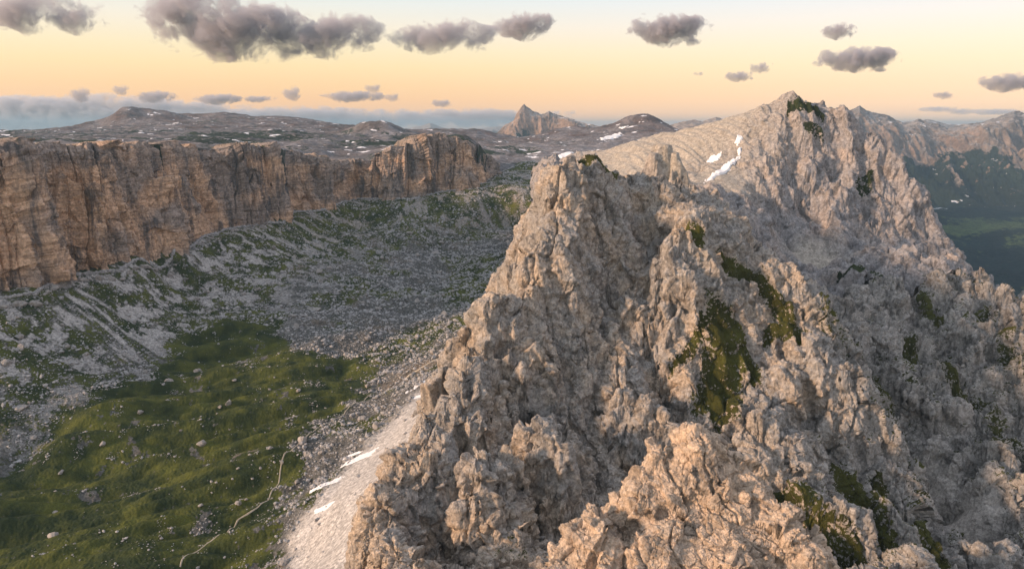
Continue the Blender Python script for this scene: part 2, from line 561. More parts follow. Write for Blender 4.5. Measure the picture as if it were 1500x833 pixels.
def valley_z(x, y, full=True):
    x = np.asarray(x, dtype=f4); y = np.asarray(y, dtype=f4)
    z = V_rbf(x, y)
    d, s = cliff_coords(x, y)
    med = sstep(-12, 25, poly_sdf(x, y, MEADOW))
    scr = sstep(-14, 14, poly_sdf(x, y, SCREE))
    tal = sstep(230, 60, d) * (1 - med)
    rough = (1 - med) * (1 - scr)
    # rolling meadow hummocks, elongated across the slope
    c, sn = math.cos(0.5), math.sin(0.5)
    xr = x * c + y * sn; yr = -x * sn + y * c
    z = z + med * (15 * n2(xr / 150, yr / 40) + 10.0 * np.abs(n2(xr / 110 + 7, yr / 24)) + 3.4 * np.abs(n2(xr / 40 + 3, yr / 13)) + 0.9 * n2(xr / 9, yr / 7))
    z = z + rough * (1 - tal) * (9.0 * n2(x / 70 + 3, y / 60) + 5.0 * np.abs(n2(x / 26, y / 26)))
    # gullies running down the talus
    gul = n2(s / 17 + 0.4 * n2(x / 60, y / 60), d / 260 + 3)
    gul2 = n2(s / 6.5 + 9, d / 120)
    z = z - tal * sstep(5, 45, d) * ((2.2 * (1 - 2 * np.abs(gul)) + 1.2 * np.abs(gul2)) * (0.4 + 1.2 * np.abs(n2(x / 60 + 3, y / 60))) + 4.5 * n2(x / 50, y / 50))
    if full:
        z = z + rough * (1.2 * np.abs(n2(x / 6, y / 6)) + 0.8 * np.abs(n2(x / 2.7, y / 2.7)))
        z = z + scr * (0.8 * n2(x / 14 + 2, y / 60) + .12 * n2(x / 2, y / 2)) + med * (0.5 * np.abs(n2(x / 4, y / 4)) + 0.25 * n2(x / 1.8, y / 1.8))
    return z.astype(f4)


def valley_masks(x, y, z=None):
    d, s = cliff_coords(x, y)
    md = poly_sdf(x, y, MEADOW)
    med = sstep(-14, 14, md + 16 * n2(x / 30, y / 30) + 14 * n2(x / 12, y / 12) + 6 * n2(x / 4, y / 4))
    scr = sstep(-10, 10, poly_sdf(x, y, SCREE) + 7 * n2(x / 14, y / 14))
    sw = sstep(-0.05, 0.35, n2(x / 110 + 3, y / 110) + 0.5 * np.exp(-(((x + 330) / 90) ** 2 + ((y - 560) / 110) ** 2)) + 0.35 * sstep(1150, 1300, y))
    st = sw * (0.9 * n2(s / 13 + 1.1 * n2(x / 45, y / 45), d / 150 + 3) + 0.5 * n2(s / 5, d / 50)) + (0.35 + 0.8 * (1 - sw)) * fbm2(x, y, 34, 5, 0.72, 12)
    tal = sstep(260, 70, d)
    wet = fbm2(x, y, 90, 4, 0.6, 4.0)
    g = 0.29 + 0.8 * np.clip(wet, -0.5, 0.5)
    farg = np.exp(-(((x + 60) / 80) ** 2 + ((y - 1000) / 110) ** 2))
    g = g + 0.6 * farg + 0.5 * np.exp(-(((x + 80) / 55) ** 2 + ((y - 745) / 80) ** 2)) + 0.25 * np.exp(-(((x + 310) / 130) ** 2 + ((y - 1130) / 190) ** 2))
    g = np.where(tal > 0, g * (1 - tal) + tal * (0.50 + 0.25 * sstep(950, 1150, y) - 0.8 * st), g)
    g = g * (1 - med) + med * (1.15 + 1.3 * np.minimum(0, fbm2(x, y, 20, 4, 0.8, 1.0) + 0.30) * (0.3 + sstep(-0.1, 0.3, n2(x / 60, y / 40))))
    g = g * (1 - scr)
    pale = np.clip(scr * 0.95 + tal * sstep(0.02, 0.35, st) * (0.75 - 0.35 * sstep(1000, 1250, y)) + 0.06, 0, 1)
    warm = 0.12 + 0.6 * sstep(900, 1200, y) * tal + 0.4 * np.clip(fbm2(x, y, 60, 2, 0.5, 9), 0, 1)
    return g.astype(f4), warm.astype(f4), pale.astype(f4), med, scr, tal


print('T valley', time.time() - T0)
X, Y = fan(-90, 905, 235.0, lambda u: Dc(u) + 14, 1150, 1300)
Z = valley_z(X, Y)
g_, w_, p_, _, _, _ = valley_masks(X, Y)
AR_XY = np.array([P(*a)[:2] for a in [(525, 833, 240), (600, 655, 292), (650, 560, 330), (720, 440, 367), (760, 370, 392), (820, 243, 446)]])
inside = (X > np.interp(Y, AR_XY[:, 1], AR_XY[:, 0]) + 12) & (Y < 446)
v_, f_, a_ = compact(np.stack([X, Y, Z], -1).reshape(-1, 3), grid_faces(*X.shape, keep=~inside), [g_, w_, p_])
o = mesh_obj('valley_floor', v_, f_, M_valley, a_)
tag(o, kind='structure')

# ------------------------------------------------------------------ the cliff wall
print('T cliff', time.time() - T0)
NC, NR = int(1500 * DET), int(300 * DET)
seg = np.hypot(np.diff(base[:, 0]), np.diff(base[:, 1])); S = np.concatenate([[0], np.cumsum(seg)])
# equal steps in view angle give an even grain
uu = np.linspace(cl_u[0], cl_u[-1], NC)
ss = np.interp(uu, cl_u, S)
bx = np.interp(ss, S, base[:, 0]); by = np.interp(ss, S, base[:, 1]); bz = np.interp(ss, S, base[:, 2]); tz = np.interp(ss, S, top_z)
sm = np.ones(25) / 25.0
def smooth1(a):
    return np.convolve(np.pad(a, 12, mode='edge'), sm, mode='valid')
bxs, bys = smooth1(bx), smooth1(by)
nx = np.gradient(bys); ny = -np.gradient(bxs); L = np.hypot(nx, ny); nx /= L; ny /= L
nx, ny = smooth1(nx), smooth1(ny)
t = np.linspace(0, 1, NR)[:, None]
bz0 = bz - 22
ZZ = (bz0[None] + (tz - bz0)[None] * t).astype(f4)
s2 = np.broadcast_to(ss[None], ZZ.shape).astype(f4)
# buttresses, clefts, ledges
col1 = n3(s2 / 70, ZZ / 400, 0 * ZZ + 2)
col2 = n3(s2 / 26 + 0.3 * col1, ZZ / 160, 0 * ZZ + 5)
col3 = n3(s2 / 9, ZZ / 60, 0 * ZZ + 8)
cleft = np.clip(1 - np.abs(n3(s2 / 38 + 0.25 * n3(s2 / 15, ZZ / 40, 0 * ZZ), ZZ / 220, 0 * ZZ + 11)) / 0.07, 0, 1) ** 1.3
cleft2 = np.clip(1 - np.abs(n3(s2 / 14, ZZ / 90, 0 * ZZ + 21)) / 0.06, 0, 1)
led = n3(s2 / 90, ZZ / 5.5, 0 * ZZ + 14)
led2 = n3(s2 / 30, ZZ / 2.2, 0 * ZZ + 19)
block = np.abs(n3(s2 / 12, ZZ / 8, 0 * ZZ + 27))
bl0 = facet(s2 / 55 + 0.2 * col2, ZZ / 260, 0 * ZZ + 1.4); blp = facet(s2 / 20 + 0.15 * col1, ZZ / 110, 0 * ZZ + 8.4)
bl1 = facet(s2 / 30, ZZ / 34, 0 * ZZ + 3.3); bl2 = facet(s2 / 11, ZZ / 9, 0 * ZZ + 6.3); bl3 = facet(s2 / 4.5, ZZ / 3.2, 0 * ZZ + 9.3)
offs = 12 * col1 + 20 * bl0 + 9 * blp + 4 * (1 - 2.2 * np.abs(col2)) + 1.2 * col3 - 12 * cleft - 3.0 * cleft2 + 1.2 * led + 0.6 * led2 + 5.0 * bl1 + 1.8 * bl2 + 0.8 * bl3
offs = offs - 12 * t - 6 * sstep(0.93, 1.0, t) + 3.0 * sstep(0.45, 0.40, t + 0.1 * col1)
ZZ = ZZ + (t * (7 * bl0 + 5.0 * blp + 2.0 * bl2 + 3.0 * col2 + 2.5 * col3 - 6 * cleft)).astype(f4)
XX = (bx[None] + nx[None] * offs).astype(f4); YY = (by[None] + ny[None] * offs).astype(f4)
# a flat rim running back onto the plateau
rim = 56
rw_ = 1.1 * sstep(735, 705, np.interp(ss, S, cl_px)) + 0.05
XR = np.stack([XX[-1] - nx * k * rw_ for k in range(1, rim)]); YR = np.stack([YY[-1] - ny * k * rw_ for k in range(1, rim)])
ZR = np.stack([ZZ[-1] + 0.8 * n2(XR[k] / 5, YR[k] / 5) - 0.10 * k for k in range(rim - 1)])
XX = np.vstack([XX, XR]); YY = np.vstack([YY, YR]); ZZ = np.vstack([ZZ, ZR]).astype(f4)
XX += 0.5 * n3(XX / 2, YY / 2, ZZ / 2).astype(f4)
tfull = np.vstack([np.broadcast_to(t, (NR, NC)), np.ones((rim - 1, NC))])
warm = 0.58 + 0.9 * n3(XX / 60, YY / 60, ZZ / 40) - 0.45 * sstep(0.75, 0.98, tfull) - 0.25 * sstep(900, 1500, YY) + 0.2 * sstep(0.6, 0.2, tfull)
grass = 0.35 * sstep(0.97, 1.0, tfull) + 0 * XX
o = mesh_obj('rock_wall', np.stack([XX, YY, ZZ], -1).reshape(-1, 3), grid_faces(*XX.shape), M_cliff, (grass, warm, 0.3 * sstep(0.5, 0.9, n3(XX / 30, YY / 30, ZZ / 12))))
tag(o, kind='structure')

# ------------------------------------------------------------------ the high plateau beyond
print('T plateau', time.time() - T0)
pp = []
for i in range(len(base)):
    if CL[i][0] in (292, 415, 497, 532): continue
    for kf, dz_ in ((25, -6.0), (120, -8.0)):
        kk_ = 1 + kf / base[i, 1]
        pp.append((base[i, 0] * kk_, base[i, 1] * kk_, top_z[i] + dz_))
for c in colp: pp.append((c[0] * 1.01, c[1] * 1.01, c[2] - 4)); pp.append((c[0] * 1.1, c[1] * 1.1, c[2] - 25))
HILL = [(-150, 193, 3400), (-60, 191, 3400), (0, 193, 3300), (60, 188, 3300), (100, 193, 3200), (140, 187, 3300), (163, 172, 3400), (178, 160, 3450), (197, 161, 3450), (213, 167, 3450), (235, 164, 3500), (258, 171, 3500),
        (280, 175, 3500), (300, 168, 3700), (335, 165, 3700), (362, 170, 3700), (385, 173, 3700), (420, 172, 3700), (460, 177, 3600), (505, 183, 3500),
        (620, 192, 3200), (660, 190, 3300), (705, 191, 3400), (735, 204, 3300), (770, 203, 3400), (830, 187, 3700), (860, 187, 3700)]
for px, py, D in HILL:
    q = P(px, py, D); pp.append(q); pp.append((q[0] * 1.2, q[1] * 1.2, q[2] - 110))
for px, py, D in [(530, 190, 2450), (543, 180, 2480), (555, 177, 2500), (568, 180, 2480), (580, 189, 2450), (600, 196, 2400), (500, 198, 2350), (550, 205, 2250),
                  (50, 202, 1800), (150, 200, 1900), (250, 197, 2000), (350, 196, 2100), (450, 200, 2100), (420, 210, 1750), (500, 215, 1750), (560, 208, 2000), (300, 190, 2600), (200, 190, 2600), (100, 196, 2400), (400, 186, 2700), (640, 204, 2400),
                  (720, 218, 2300), (760, 222, 2300), (740, 232, 2000), (800, 215, 2400), (850, 205, 2600), (880, 197, 2800), (900, 190, 2900), (905, 181, 2980), (925, 171, 3000), (950, 168, 3000), (962, 172, 2990), (975, 180, 2960), (990, 190, 2900), (1010, 196, 2850),
                  (900, 215, 2300), (860, 230, 2000), (960, 210, 2300), (1020, 215, 2200), (680, 215, 2500), (700, 228, 2100), (1080, 220, 2100)]:
    pp.append(P(px, py, D))
for px, py, D in [(925, 171, 3000), (950, 168, 3000), (975, 180, 2960), (1010, 196, 2850), (555, 177, 2500)]:
    q = P(px, py, D); pp.append((q[0] * 1.12, q[1] * 1.12, q[2] - 80))
PL_rbf = RBF(pp, 40.0, 0.001)


def plateau_z(x, y):
    x = np.asarray(x, dtype=f4); y = np.asarray(y, dtype=f4)
    near = sstep(0, 350, y - Dc(x / y))
    xw = x + 25 * n2(x / 160, y / 160); yw = y + 25 * n2(x / 160 + 9, y / 160)
    z = PL_rbf(xw * near + x * (1 - near), yw * near + y * (1 - near))
    z = z + near * (6 * ridged2(x, y, 260, 3, 0.5, 2) - 4 + 4.5 * n2(x / 60, y / 30) + 2.2 * n2(x / 25, y / 14))
    return z.astype(f4)


X, Y = fan(-90, 1120, lambda u: Dc(u) + 38 * (u < -0.05) + 14, 4700.0, 1250, 620)
Z = plateau_z(X, Y)
X = np.vstack([X[:1], X]); Y = np.vstack([Y[:1], Y + 0]); Z = np.vstack([Z[:1] - 40, Z])
gx = np.gradient(Z, axis=0) / np.maximum(np.gradient(Y, axis=0), 1)
hi = sstep(0.10, 0.25, np.abs(gx)) * sstep(2300, 3000, Y)
gr = 0.42 + 0.5 * fbm2(X, Y, 300, 3, 0.6, 3)
pale = 0.25 + 0.5 * fbm2(X, Y, 120, 3, 0.6, 8) + 0.35 * np.exp(-(((X - 250) / 350) ** 2 + ((Y - 2350) / 500) ** 2))
o = mesh_obj('high_plateau', np.stack([X, Y, Z], -1).reshape(-1, 3), grid_faces(*X.shape), M_plat, (gr * (1 - hi) - 0.3 * sstep(-100, 300, X), 0.35 + hi * 0.8, pale))
tag(o, kind='structure')

# ------------------------------------------------------------------ the central ridge, its spurs and the mountain behind
print('T ridge', time.time() - T0)
tp = []
ARETE = [(525, 833, 240), (528, 770, 262), (560, 715, 275), (600, 655, 292), (625, 600, 312), (650, 560, 330), (700, 500, 352), (720, 440, 367), (760, 370, 392), (790, 320, 412), (808, 285, 425), (820, 243, 446)]
for a in ARETE:
    q = P(a[0] + (17 if a[0] < 815 else 8), a[1], a[2]); tp.append(q)
    tp.append((q[0] - 13, q[1] + 4, q[2] - 42)); tp.append((q[0] - 38, q[1] + 12, q[2] - 100)); tp.append((q[0] - 85, q[1] + 25, q[2] - 150))
for a in [(840, 236, 452), (880, 240, 470), (940, 262, 500), (1000, 282, 540), (1040, 292, 580),
          (850, 300, 438), (850, 400, 408), (850, 500, 378), (850, 600, 345), (830, 700, 315), (850, 800, 285), (950, 330, 452), (930, 400, 424), (920, 500, 388), (900, 600, 352),
          (780, 450, 380), (760, 540, 354), (720, 620, 324), (680, 700, 292), (620, 760, 270), (600, 833, 252), (700, 800, 266), (770, 700, 304),
          (972, 400, 418), (985, 450, 397), (970, 520, 380), (960, 600, 360), (950, 680, 335),
          (1005, 332, 424), (1045, 340, 430), (997, 380, 411), (1012, 450, 393), (1005, 500, 380), (1080, 400, 420), (1120, 400, 428), (1180, 440, 415), (1190, 470, 405), (1100, 500, 388), (1150, 520, 390),
          (1060, 470, 394), (1070, 540, 378), (1060, 600, 358), (1200, 500, 394), (1262, 560, 378), (1240, 600, 364), (1170, 600, 356), (1282, 640, 362), (1292, 700, 346), (1200, 700, 326), (1120, 660, 330),
          (1150, 740, 302), (1250, 780, 302), (1300, 833, 284), (1350, 760, 332), (1400, 833, 308), (1200, 833, 268), (1330, 700, 354),
          (1050, 780, 285), (950, 800, 275), (800, 1000, 190), (1100, 1000, 190), (1400, 1000, 220), (500, 1000, 190), (1600, 1000, 250),
          # mountain crest and face
          (1125, 153, 900), (1175, 156, 900), (1235, 168, 895), (1275, 203, 880), (1297, 236, 868), (1340, 280, 845), (1365, 310, 825), (1385, 350, 800), (1400, 375, 780), (1412, 400, 760),
          (1070, 172, 940), (1000, 190, 980), (940, 203, 1020), (880, 220, 1080), (830, 234, 1150), (800, 241, 1200),
          (1130, 200, 860), (1130, 250, 820), (1100, 300, 760), (1060, 262, 800), (1150, 300, 790), (1150, 360, 740), (1190, 380, 718), (1200, 400, 700), (1220, 250, 840), (1250, 300, 800), (1300, 300, 812),
          (1300, 350, 775), (1350, 350, 782), (1250, 370, 732), (1360, 385, 745), (1000, 220, 900), (950, 230, 930), (900, 234, 990), (1030, 240, 860), (1040, 275, 770), (1010, 288, 700), (960, 262, 660),
          (1080, 312, 690), (1090, 350, 640), (1060, 330, 610), (1120, 390, 610), (1145, 400, 650),
          # right hand crags
          (1190, 440, 600), (1230, 400, 635), (1290, 388, 645), (1340, 388, 645), (1400, 388, 640), (1430, 410, 610), (1460, 432, 590), (1500, 447, 570), (1560, 470, 550),
          (1250, 450, 560), (1320, 450, 560), (1400, 450, 560), (1470, 480, 540), (1220, 500, 520), (1300, 500, 520), (1400, 520, 500), (1500, 520, 490), (1195, 480, 530), (1230, 560, 482), (1300, 560, 478),
          (1380, 580, 460), (1460, 600, 440), (1300, 650, 440), (1360, 650, 430), (1450, 680, 400), (1500, 650, 415), (1380, 750, 398), (1450, 760, 370), (1500, 760, 365), (1430, 833, 358), (1500, 833, 330), (1600, 700, 380), (1600, 560, 450)]:
    tp.append(P(*a))
def off(a, d):
    q = P(*a); tp.append((q[0] + d[0], q[1] + d[1], q[2] + d[2]))
off((820, 243, 446), (-25, 25, -60)); off((850, 238, 452), (-40, 60, -85)); off((900, 245, 480), (-30, 60, -60)); off((960, 266, 510), (-25, 50, -45)); off((900, 245, 480), (-120, 90, -160))
for a in [(1230, 172, 895), (1290, 240, 868), (1340, 280, 845), (1365, 310, 825), (1385, 350, 800), (1412, 400, 760)]:
    off(a, (45, 12, -110))
    if a[0] < 1300: off(a, (150, 100, -300))
off((1130, 150, 900), (10, 120, -80)); off((1180, 158, 900), (60, 150, -160))
for a in [(1070, 172, 940), (1000, 190, 980), (940, 203, 1020), (880, 220, 1080), (830, 234, 1150)]: off(a, (10, 110, -55))
for a in [(940, 225, 930), (900, 234, 990), (850, 236, 1080)]: off(a, (-110, -30, -85))
for a in [(1400, 388, 640), (1430, 410, 610), (1460, 432, 590), (1500, 447, 570), (1560, 470, 550)]:
    off(a, (45, 60, -90))
    if a[0] > 1480: off(a, (120, 120, -240))
tp += [(-190, 260, -330), (-200, 340, -360), (-210, 430, -380), (-150, 500, -330), (-220, 560, -380), (-200, 700, -380), (-220, 850, -380), (-250, 1050, -380), (-250, 1300, -380), (-60, 1350, -300), (-110, 420, -330),
       (-60, 560, -230), (-60, 640, -240), (-90, 760, -260)]
T_rbf = RBF(tp, 9.0, 0.0005)
FIX = None
# towers and spires that stand out of the slope: px, top py, distance, radius of the top, steepness
TOW = [(800, 612, 310, 5, 2.4), (780, 630, 308, 3, 2.6), (812, 640, 306, 4, 2.4), (738, 648, 292, 2.0, 3.4), (705, 660, 284, 2.0, 3.2), (690, 672, 280, 4, 2.6), (735, 680, 284, 4, 2.4), (598, 676, 284, 3, 3.2), (632, 600, 312, 3, 2.6), (944, 586, 340, 2.5, 3.2), (915, 575, 348, 3, 2.6), (960, 600, 338, 2.5, 2.8), (722, 440, 366, 5, 1.8),
       (824, 246, 444, 6, 3.0), (760, 500, 358, 7, 1.5), (1000, 338, 418, 5, 2.2), (1003, 400, 404, 5, 1.8), (920, 440, 405, 5, 1.6), (1170, 505, 388, 7, 2.6), (1205, 525, 382, 6, 2.8), (1235, 555, 374, 6, 2.8), (1265, 585, 370, 5, 2.8), (1120, 600, 345, 7, 2.2), (1150, 640, 335, 6, 2.4), (1085, 590, 350, 5, 2.2),
       (1185, 440, 415, 6, 2.3), (1140, 470, 402, 5, 1.6), (1230, 396, 632, 10, 2.4), (1272, 392, 640, 5, 2.2), (1298, 378, 648, 8, 2.2), (1335, 384, 648, 8, 2.0), (1362, 390, 640, 8, 2.2), (1400, 384, 640, 9, 2.2), (1152, 398, 655, 8, 2.8),
       (1320, 440, 575, 8, 1.8), (1365, 470, 548, 7, 1.6), (1440, 440, 580, 8, 1.6), (1310, 560, 485, 8, 1.8), (1370, 590, 462, 8, 1.7), (1345, 640, 440, 7, 1.8), (1430, 560, 480, 8, 1.6), (1410, 660, 425, 8, 1.8), (1470, 620, 445, 9, 1.6), (1390, 700, 410, 6, 2.0), (1470, 730, 390, 8, 1.6), (1320, 500, 520, 8, 1.6),
       (957, 222, 640, 5, 3.6), (972, 210, 645, 7, 3.6), (988, 222, 642, 5, 3.6), (1180, 215, 868, 12, 1.2), (1120, 230, 838, 12, 1.3), (1240, 230, 866, 14, 1.2), (1270, 290, 822, 12, 1.4), (1340, 330, 802, 12, 1.4), (1200, 320, 790, 12, 1.4)]
towers = [(P(a, b, d), r, s) for a, b, d, r, s in TOW]
GUL = [([(945, 320, 455), (965, 380, 430), (980, 450, 400), (968, 520, 380), (960, 600, 352), (955, 690, 322)], 14, 7), ([(640, 640, 305), (625, 700, 285), (660, 770, 270), (690, 850, 252)], 10, 5),
       ([(760, 560, 345), (755, 640, 318), (775, 720, 295), (800, 800, 275)], 9, 5), ([(880, 420, 405), (890, 520, 375), (860, 610, 345), (880, 700, 318)], 8, 5),
       ([(1195, 480, 530), (1230, 560, 482), (1300, 650, 440), (1380, 750, 398)], 12, 9), ([(1215, 600, 362), (1225, 680, 335)], 6, 4), ([(1180, 560, 372), (1190, 640, 345)], 7, 4), ([(1120, 540, 378), (1125, 620, 350)], 5, 4),
       ([(1160, 200, 862), (1170, 280, 805), (1150, 350, 745)], 12, 10), ([(1260, 240, 862), (1270, 320, 790), (1240, 370, 730)], 10, 9), ([(1340, 440, 575), (1400, 580, 465), (1440, 690, 400)], 11, 8)]
GULW = [([P(*q)[:2] for q in pts], dp, w_) for pts, dp, w_ in GUL]
SMOOTH = [(900, 232, 980, 130), (960, 222, 930, 120), (1010, 212, 930, 110), (1060, 190, 930, 60), (1050, 250, 810, 45), (1065, 262, 790, 30), (1190, 382, 715, 32), (1220, 392, 705, 28), (1010, 285, 690, 30), (985, 270, 640, 24), (1400, 790, 380, 20), (1360, 730, 410, 14), (1100, 385, 620, 22)]


def smooth_mask(x, y):
    m = np.zeros(x.shape, dtype=f4)
    for px, py, D, r in SMOOTH:
        q = P(px, py, D)
        m = np.maximum(m, np.exp(-(((x - q[0]) ** 2 + (y - q[1]) ** 2) / r ** 2) ** 1.5))
    return m


def ridge_z(x, y, detail=True):
    x = np.asarray(x, dtype=f4); y = np.asarray(y, dtype=f4)
    sm_ = smooth_mask(x, y)
    wx = x + (1 - sm_) * (3.5 * n2(x / 22, y / 22) + 1.8 * n2(x / 9, y / 9)); wy = y + (1 - sm_) * (3.5 * n2(x / 22 + 40, y / 22) + 1.8 * n2(x / 9 + 11, y / 9))
    z = T_rbf(wx, wy)
    rg = 9.0 * ridged2(wx, wy, 52, 3, 0.5, 1.0) - 4.0
    right = sstep(0.40, 0.52, x / np.maximum(y, 1)) * sstep(700, 600, y)
    z = z + rg * (1 - sm_) * (0.6 + 0.6 * sstep(600, 850, y))
    # ribs running down the face, and knobby towers on the right hand slopes
    z = z + (1 - sm_) * (1 - right) * 4.6 * ridged2(wx + 0.25 * y, wy * 0.22, 27, 2, 0.5, 4.0)
    kn = np.clip(1 - 2.6 * np.abs(n2(wx / 34 + 5, wy / 34)) , -0.3, 1); kn2 = np.abs(n2(wx / 19 + 2, wy / 19))
    z = z + (1 - sm_) * right * (12 * kn + 18 * kn2 - 8)
    z = z + sm_ * sstep(780, 860, y) * 1.7 * (2.0 * np.abs(n2((x + 0.3 * y) / 9, (y - 0.3 * x) / 60)) + 1.2 * ridged2(x + 0.3 * y, (y - 0.3 * x) * 0.2, 30, 3, 0.5, 6))
    kn3 = n2(wx / 55 + 8, wy / 55)
    z = z + (1 - sm_) * sstep(600, 800, y) * (9 * kn3 + 7 * np.abs(n2(wx / 28 + 1, wy / 28)) - 3)
    if FIX is not None: z = z + FIX(x, y)
    if not detail: return z
    for pts, dp, w_ in GULW:
        for q1, q2 in zip(pts[:-1], pts[1:]):
            k = np.nonzero((np.abs(x - (q1[0] + q2[0]) / 2) < 60) & (np.abs(y - (q1[1] + q2[1]) / 2) < 90))
            if len(k[0]) == 0: continue
            d0, d1 = q2[0] - q1[0], q2[1] - q1[1]
            tt = ((wx[k] - q1[0]) * d0 + (wy[k] - q1[1]) * d1) / (d0 * d0 + d1 * d1)
            tc_ = np.clip(tt, 0, 1)
            dd = np.hypot(wx[k] - q1[0] - tc_ * d0, wy[k] - q1[1] - tc_ * d1)
            # only the nearest piece of the run carves, so joints are not dug twice
            own = ((tt >= 0) & (tt < 1)) | ((tt < 0) & (q1 is pts[0])) | ((tt >= 1) & (q2 is pts[-1]))
            z[k] -= np.where(own, dp * np.exp(-(dd / w_) ** 2), 0).astype(f4)
    z = z - 6.0 * np.exp(-(((x - 48) / 38) ** 2 + ((y - 455) / 32) ** 2)).astype(f4)
    for (q, r, s) in towers:
        k = np.nonzero((np.abs(x - q[0]) < 90) & (np.abs(y - q[1]) < 90))
        if len(k[0]) == 0: continue
        d = np.hypot(wx[k] - q[0], wy[k] - q[1])
        d = d * (1 + 0.35 * n2(x[k] / 7 + q[0], y[k] / 7))
        zt = q[2] - s * np.maximum(0, d - r) * (1 + 0.012 * d) - 0.25 * np.minimum(d, r)
        z[k] = np.maximum(z[k], zt)
    return z.astype(f4)


_ta = np.array(tp)
_res = _ta[:, 2] - ridge_z(_ta[:, 0], _ta[:, 1], False)
FIX = RBF([(a[0], a[1], r) for a, r in zip(_ta, _res)], 6.0, 0.004)
GRASS_T = [(1060, 480, 1055, 600, 10, 1), (1085, 500, 1100, 560, 5, .9), (1060, 390, 1110, 410, 5, .9), (1110, 410, 1180, 500, 4.5, 1), (1125, 500, 1170, 490, 4, .9), (1008, 340, 1022, 352, 4, 1), (860, 240, 895, 258, 5, .9), (1150, 160, 1205, 170, 5, .9),
           (1180, 190, 1205, 205, 4, .8), (1150, 745, 1190, 833, 7, 1), (1175, 740, 1250, 833, 5, .9), (1240, 715, 1290, 800, 8, 1), (1285, 720, 1370, 833, 6, 1), (1330, 520, 1400, 575, 6, 1), (1348, 440, 1375, 475, 4, 1), (1255, 285, 1275, 262, 5, .8), (1230, 405, 1255, 400, 3, 1),
           (1250, 520, 1300, 600, 8, .6), (1400, 540, 1440, 600, 8, .6), (1440, 470, 1490, 520, 8, .6), (1210, 460, 1260, 500, 8, .55), (1040, 560, 1020, 600, 4, .7), (990, 540, 1030, 500, 3, .7), (1460, 620, 1500, 700, 8, .6), (1030, 470, 1010, 520, 3, .8), (1300, 620, 1370, 700, 8, .5)]


def ridge_grass(x, y):
    m = np.full(x.shape, -0.2, dtype=f4)
    for (a, b, c, d, r, st) in grass_world:
        k = np.nonzero((np.abs(x - (a + c) / 2) < abs(a - c) / 2 + 3 * r) & (np.abs(y - (b + d) / 2) < abs(b - d) / 2 + 3 * r))
        if len(k[0]) == 0: continue
        L2 = (c - a) ** 2 + (d - b) ** 2 + 1e-6
        t = np.clip(((x[k] - a) * (c - a) + (y[k] - b) * (d - b)) / L2, 0, 1)
        dd = np.hypot(x[k] - a - t * (c - a), y[k] - b - t * (d - b)) / r
        m[k] = np.maximum(m[k], st * (1.25 - 0.6 * dd ** 2))
    return m


grass_world = []
for a, b, c, d, r, st in GRASS_T:
    q1 = march(ridge_z, a, b, 220, 1000, 400); q2 = march(ridge_z, c, d, 220, 1000, 400)
    if abs(q1[1] - q2[1]) < 90: grass_world.append((q1[0], q1[1], q2[0], q2[1], r, st))
    else: grass_world.append((q1[0], q1[1], q1[0] + 1, q1[1], r * 1.5, st))


def blur_n(a, b, c, r):
    o = []
    for v in (a, b, c):
        for ax in (0, 1):
            w_ = np.pad(v, [(r + 1, r) if q == ax else (0, 0) for q in (0, 1)], mode='edge').cumsum(axis=ax, dtype=np.float64)
            n = v.shape[ax]
            v = (np.take(w_, range(2 * r + 1, 2 * r + 1 + n), axis=ax) - np.take(w_, range(0, n), axis=ax)) / (2 * r + 1)
        o.append(v)
    L = np.sqrt(sum(v * v for v in o)) + 1e-9
    return [(v / L).astype(f4) for v in o]


def crag(X, Y, Z, amp, lam0, octs, keepmask, zs=0.6, gain=0.47):
    """Ribs, broken blocks and cracks pushed out along the surface normal, coarse to fine."""
    lam = lam0; a = amp
    for i in range(octs):
        if i == 0: nx_, ny_, nz_ = blur_n(*normals(X, Y, Z), 12)
        elif i == 1: nx_, ny_, nz_ = blur_n(*normals(X, Y, Z), 7)
        z_s = zs * (0.55 if i == 0 else 1.0)
        wx = X + 0.13 * lam * n3(X / lam * 1.7, Y / lam * 1.7, Z / lam * 1.2 + 5.5); wy = Y + 0.13 * lam * n3(X / lam * 1.7 + 31, Y / lam * 1.7, Z / lam * 1.2)
        if i == 0:
            q = X + 0.35 * Y
            rn = n3(q / lam + 0.35 * n3(X / lam, Y / lam, Z / lam), Y / lam * 0.35, Z / lam * 0.22)
            b = 1.0 - 2.6 * np.abs(rn) + 1.1 * facet(wx / lam * 1.5, wy / lam * 1.5, Z / lam * 0.5)
        elif i == 1:
            b = 1.25 * facet(wx / lam + 2.2, wy / lam, Z / lam * 0.6) + 0.5 * (0.6 - 2.2 * np.abs(n3((wx + 0.35 * wy) / lam * 1.2, wy / lam * 0.4, Z / lam * 0.3)))
        elif i == 2:
            b = 1.0 * facet(wx / lam + 2.2 * i, wy / lam, Z / lam * 1.7 * zs) + 0.5 * (0.6 - 2.0 * np.abs(n3(wx / lam * 0.8, wy / lam * 0.8, Z / lam * 0.4)))
        else:
            b = 1.15 * facet(wx / lam + 2.2 * i, wy / lam, Z / lam * (1.5 if i % 2 else 0.8) * zs)
        if i in (1, 2, 3, 4):
            ck = np.abs(n3(wx / lam * 0.5 + 5 * i, wy / lam * 0.5, Z / lam * 0.22 + i))
            b = b - 1.3 * np.clip(1 - ck / 0.06, 0, 1)
        dsp = (a * b * keepmask).astype(f4)
        X = X + nx_ * dsp; Y = Y + ny_ * dsp; Z = Z + nz_ * dsp
        lam /= 2.05; a *= gain
    return X, Y, Z


